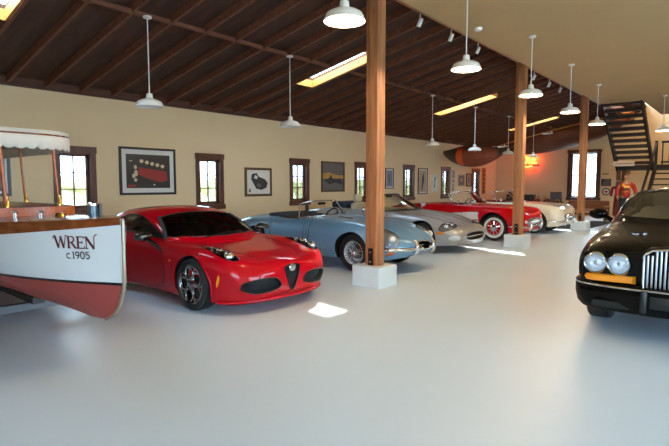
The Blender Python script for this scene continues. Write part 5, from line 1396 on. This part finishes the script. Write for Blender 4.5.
# mannequin in racing jacket and hanging racing suit
def skin_fig(name, verts, edges, radii, m, parent, sub=2, root=0):
    me = bpy.data.meshes.new(name); me.from_pydata(verts, edges, [])
    o = bpy.data.objects.new(name, me); COL.objects.link(o)
    md = o.modifiers.new('skin', 'SKIN'); md.use_smooth_shade = True
    sv = me.skin_vertices[0].data
    for i, r in enumerate(radii): sv[i].radius = r if isinstance(r, tuple) else (r, r); sv[i].use_root = (i == root)
    ms = o.modifiers.new('sub', 'SUBSURF'); ms.levels = ms.render_levels = sub
    dg = bpy.context.evaluated_depsgraph_get(); dg.update()
    out = bpy.data.meshes.new_from_object(o.evaluated_get(dg)); bpy.data.objects.remove(o)
    return link(name, out, parent, m, 180)
mq = thing('mannequin', 'mannequin in a red racing jacket with yellow patches, dark trousers and cap, under the stairs', 'mannequin', (19.45, 3.36, 0), PI + .35)
bodyv = [(0, 0, 1.02), (0, 0, 1.18), (0, 0, 1.36), (0, 0, 1.50), (.01, 0, 1.60), (.02, 0, 1.72), (.02, 0, 1.84),
         (0, .18, 1.50), (.01, .26, 1.28), (.10, .27, 1.06), (.15, .25, .98), (0, -.18, 1.50), (.01, -.26, 1.28), (.10, -.27, 1.06), (.15, -.25, .98),
         (0, .10, .96), (.01, .12, .58), (0, .13, .20), (.10, .14, .13), (0, -.10, .96), (.01, -.12, .58), (0, -.13, .20), (.10, -.14, .13)]
bodye = [(0, 1), (1, 2), (2, 3), (3, 4), (4, 5), (5, 6), (3, 7), (7, 8), (8, 9), (9, 10), (3, 11), (11, 12), (12, 13), (13, 14), (0, 15), (15, 16), (16, 17), (17, 18), (0, 19), (19, 20), (20, 21), (21, 22)]
br = [(.13, .10), (.12, .09), (.15, .11), (.13, .09), .055, (.085, .095), (.07, .075), .065, .048, .038, .03, .065, .048, .038, .03, .09, .065, .045, .04, .09, .065, .045, .04]
skin_fig('body', bodyv, bodye, br, pmat('mannequin_skin', rgb(176, 132, 100), .5), mq)
jk = [(0, 0, .98), (0, 0, 1.18), (0, 0, 1.36), (0, 0, 1.50), (.01, 0, 1.57), (0, .19, 1.49), (.01, .27, 1.28), (.10, .28, 1.08), (0, -.19, 1.49), (.01, -.27, 1.28), (.10, -.28, 1.08)]
je = [(0, 1), (1, 2), (2, 3), (3, 4), (3, 5), (5, 6), (6, 7), (3, 8), (8, 9), (9, 10)]
jo = skin_fig('jacket', jk, je, [(.19, .15), (.165, .13), (.19, .15), (.165, .12), .075, .085, .07, .055, .085, .07, .055], pmat('jacket_red', rgb(176, 44, 34), .5), mq)
jbv = bvh_of(jo.data)
for a, b, w_, h_, c in ((.0, 1.40, .09, .03, (236, 196, 60)), (.0, 1.24, .12, .025, (232, 150, 50)), (-.11, 1.47, .035, .05, (236, 190, 60)), (.12, 1.33, .04, .05, (240, 210, 120)), (-.02, 1.32, .06, .03, (40, 60, 50))):
    patch(jbv, FRONT, (0, 0, 0), rbox(a - w_, a + w_, b - h_, b + h_, .01), .006, 3, .005).build('patch', pmat('patch_cloth', rgb(*c), .6), jo, 60)
tv = [(0, 0, 1.02), (0, .10, .95), (.01, .12, .58), (0, .13, .22), (0, -.10, .95), (.01, -.12, .58), (0, -.13, .22)]
skin_fig('trousers', tv, [(0, 1), (1, 2), (2, 3), (0, 4), (4, 5), (5, 6)], [(.15, .12), .115, .085, .072, .115, .085, .072], pmat('trouser_dark', rgb(46, 54, 58), .8), mq)
MB().lathe([(.0, 1.965), (.06, 1.95), (.10, 1.90), (.105, 1.85), (.18, 1.845), (.18, 1.838), (.10, 1.84)], 24).build('hat', pmat('hat_brown', rgb(84, 60, 40), .7), mq, 50)
MB().lathe([(.001, .0), (.30, 0), (.30, .10), (.28, .11), (.001, .11)], 28).build('stand', M['darkgrey'], mq, 40)
cs_ = thing('coat_stand', 'metal coat stand left of the mannequin, holding the hanging red suit', 'coat stand', (20.05, 3.80, 0), 0)
MB().lathe([(.001, 0), (.2, 0), (.2, .02), (.03, .04), (.001, .04)], 24).build('base', M['alloy'], cs_, 40)
MB().tube([(0, 0, .03), (0, 0, 1.55), (0, -.04, 1.62), (0, -.12, 1.60)], .016, 8).build('pole', M['alloy'], cs_, 60)
sv_ = [(0, -.02, 1.42), (0, 0, 1.2), (0, .03, .9), (0, .05, .6), (0, .05, .36), (0, .14, 1.36), (0, .17, 1.05), (0, -.15, 1.36), (0, -.17, 1.05)]
rs = thing('racing_suit', 'deep red suit hanging limp on the stand left of the mannequin', 'clothing', (19.96, 3.74, 0), 0)
skin_fig('suit', sv_, [(0, 1), (1, 2), (2, 3), (3, 4), (0, 5), (5, 6), (0, 7), (7, 8)], [(.10, .06), (.11, .055), (.12, .055), (.13, .05), (.14, .045), .05, .04, .05, .04], pmat('suit_red', rgb(140, 18, 30), .7), rs)

# planting outside the long wall
rnd = random.Random(5); hd = MB(); v = []; nx, nz = 150, 14
for i in range(nx):
    for k in range(nz):
        x = -3 + i * .21; z = -.3 + k * .145
        v.append((x, WY + 2.6 + .5 * rnd.random() + .25 * math.sin(x * 1.7 + k), z + .15 * rnd.random()))
hd.add(v, [(i * nz + k, i * nz + k + 1, (i + 1) * nz + k + 1, (i + 1) * nz + k) for i in range(nx - 1) for k in range(nz - 1)])
h_ = hd.build('hedge', pmat('hedge_leaves', rgb(206, 214, 188), .8, noise=(7, .35)), smooth=0); setp(h_, 'pale green hedge seen through the windows of the long wall', 'hedge', kind='stuff')
gr_ = MB().box(-14, 40, WY + .32, 30, -.3, -.02).build('ground', pmat('gravel', rgb(190, 186, 172), .9), smooth=0); setp(gr_, kind='structure')

# ------------------------------------------------------------------ cars
make_red_coupe((4.28, 6.25, 0), -PI / 2)
make_blue_roadster((7.45, 6.49, 0), -PI / 2)
make_silver_convertible((10.40, 6.98, 0), -PI / 2)
fifties('roadster', 'red open roadster with white side panel and whitewall tyres, beside the second timber post', (13.62, 6.62, 0), -PI / 2, M['vette'], True, M['leather_red'], True)
fifties('roadster', 'cream open roadster with chrome bumper and round headlights, farthest in the row', (16.25, 6.45, 0), -PI / 2, M['cream'], False, M['leather_red'], True)
make_black_coupe((8.155, .60, 0), PI + .06)

# ------------------------------------------------------------------ light and camera
wd = bpy.data.worlds.new('sky'); SC.world = wd; wd.use_nodes = True
bg = wd.node_tree.nodes['Background']; bg.inputs[0].default_value = (.53, .77, 1., 1); bg.inputs[1].default_value = 8.8
def lamp(kind, name, loc, energy, col, size=.25, direction=None):
    l = bpy.data.lights.new(name, kind); l.energy = energy; l.color = col
    if kind == 'SUN': l.angle = math.radians(.6)
    else: l.shadow_soft_size = size
    o = bpy.data.objects.new(name, l); COL.objects.link(o); o.location = loc
    if direction: o.rotation_euler = V(direction).to_track_quat('-Z', 'Y').to_euler()
    return o
lamp('SUN', 'sun', (12, 10, 12), 9., (1, .94, .84), direction=(-3.98, -2.5, -4.0))
lamp('POINT', 'stairwell_light', (22.3, 3.4, 5.2), 60, (1, .52, .16), .15)
cam = bpy.data.cameras.new('camera'); co = bpy.data.objects.new('camera', cam); COL.objects.link(co); SC.camera = co
cam.sensor_width = 36; cam.sensor_fit = 'HORIZONTAL'; cam.lens = 500 * 36 / 669; cam.clip_end = 200
co.location = (0, 0, 1.5)
p = math.atan(39 / 500); yw = math.radians(40)
d = V((math.cos(p) * math.cos(yw), math.cos(p) * math.sin(yw), -math.sin(p)))
co.rotation_euler = d.to_track_quat('-Z', 'Y').to_euler()
SC.view_settings.view_transform = 'Standard'; SC.view_settings.look = 'None'; SC.view_settings.gamma = 1; SC.view_settings.use_curve_mapping = False
SC.view_settings.exposure = .62
SC.cycles.max_bounces = 8; SC.cycles.diffuse_bounces = 5; SC.cycles.transparent_max_bounces = 24; SC.cycles.use_denoising = True
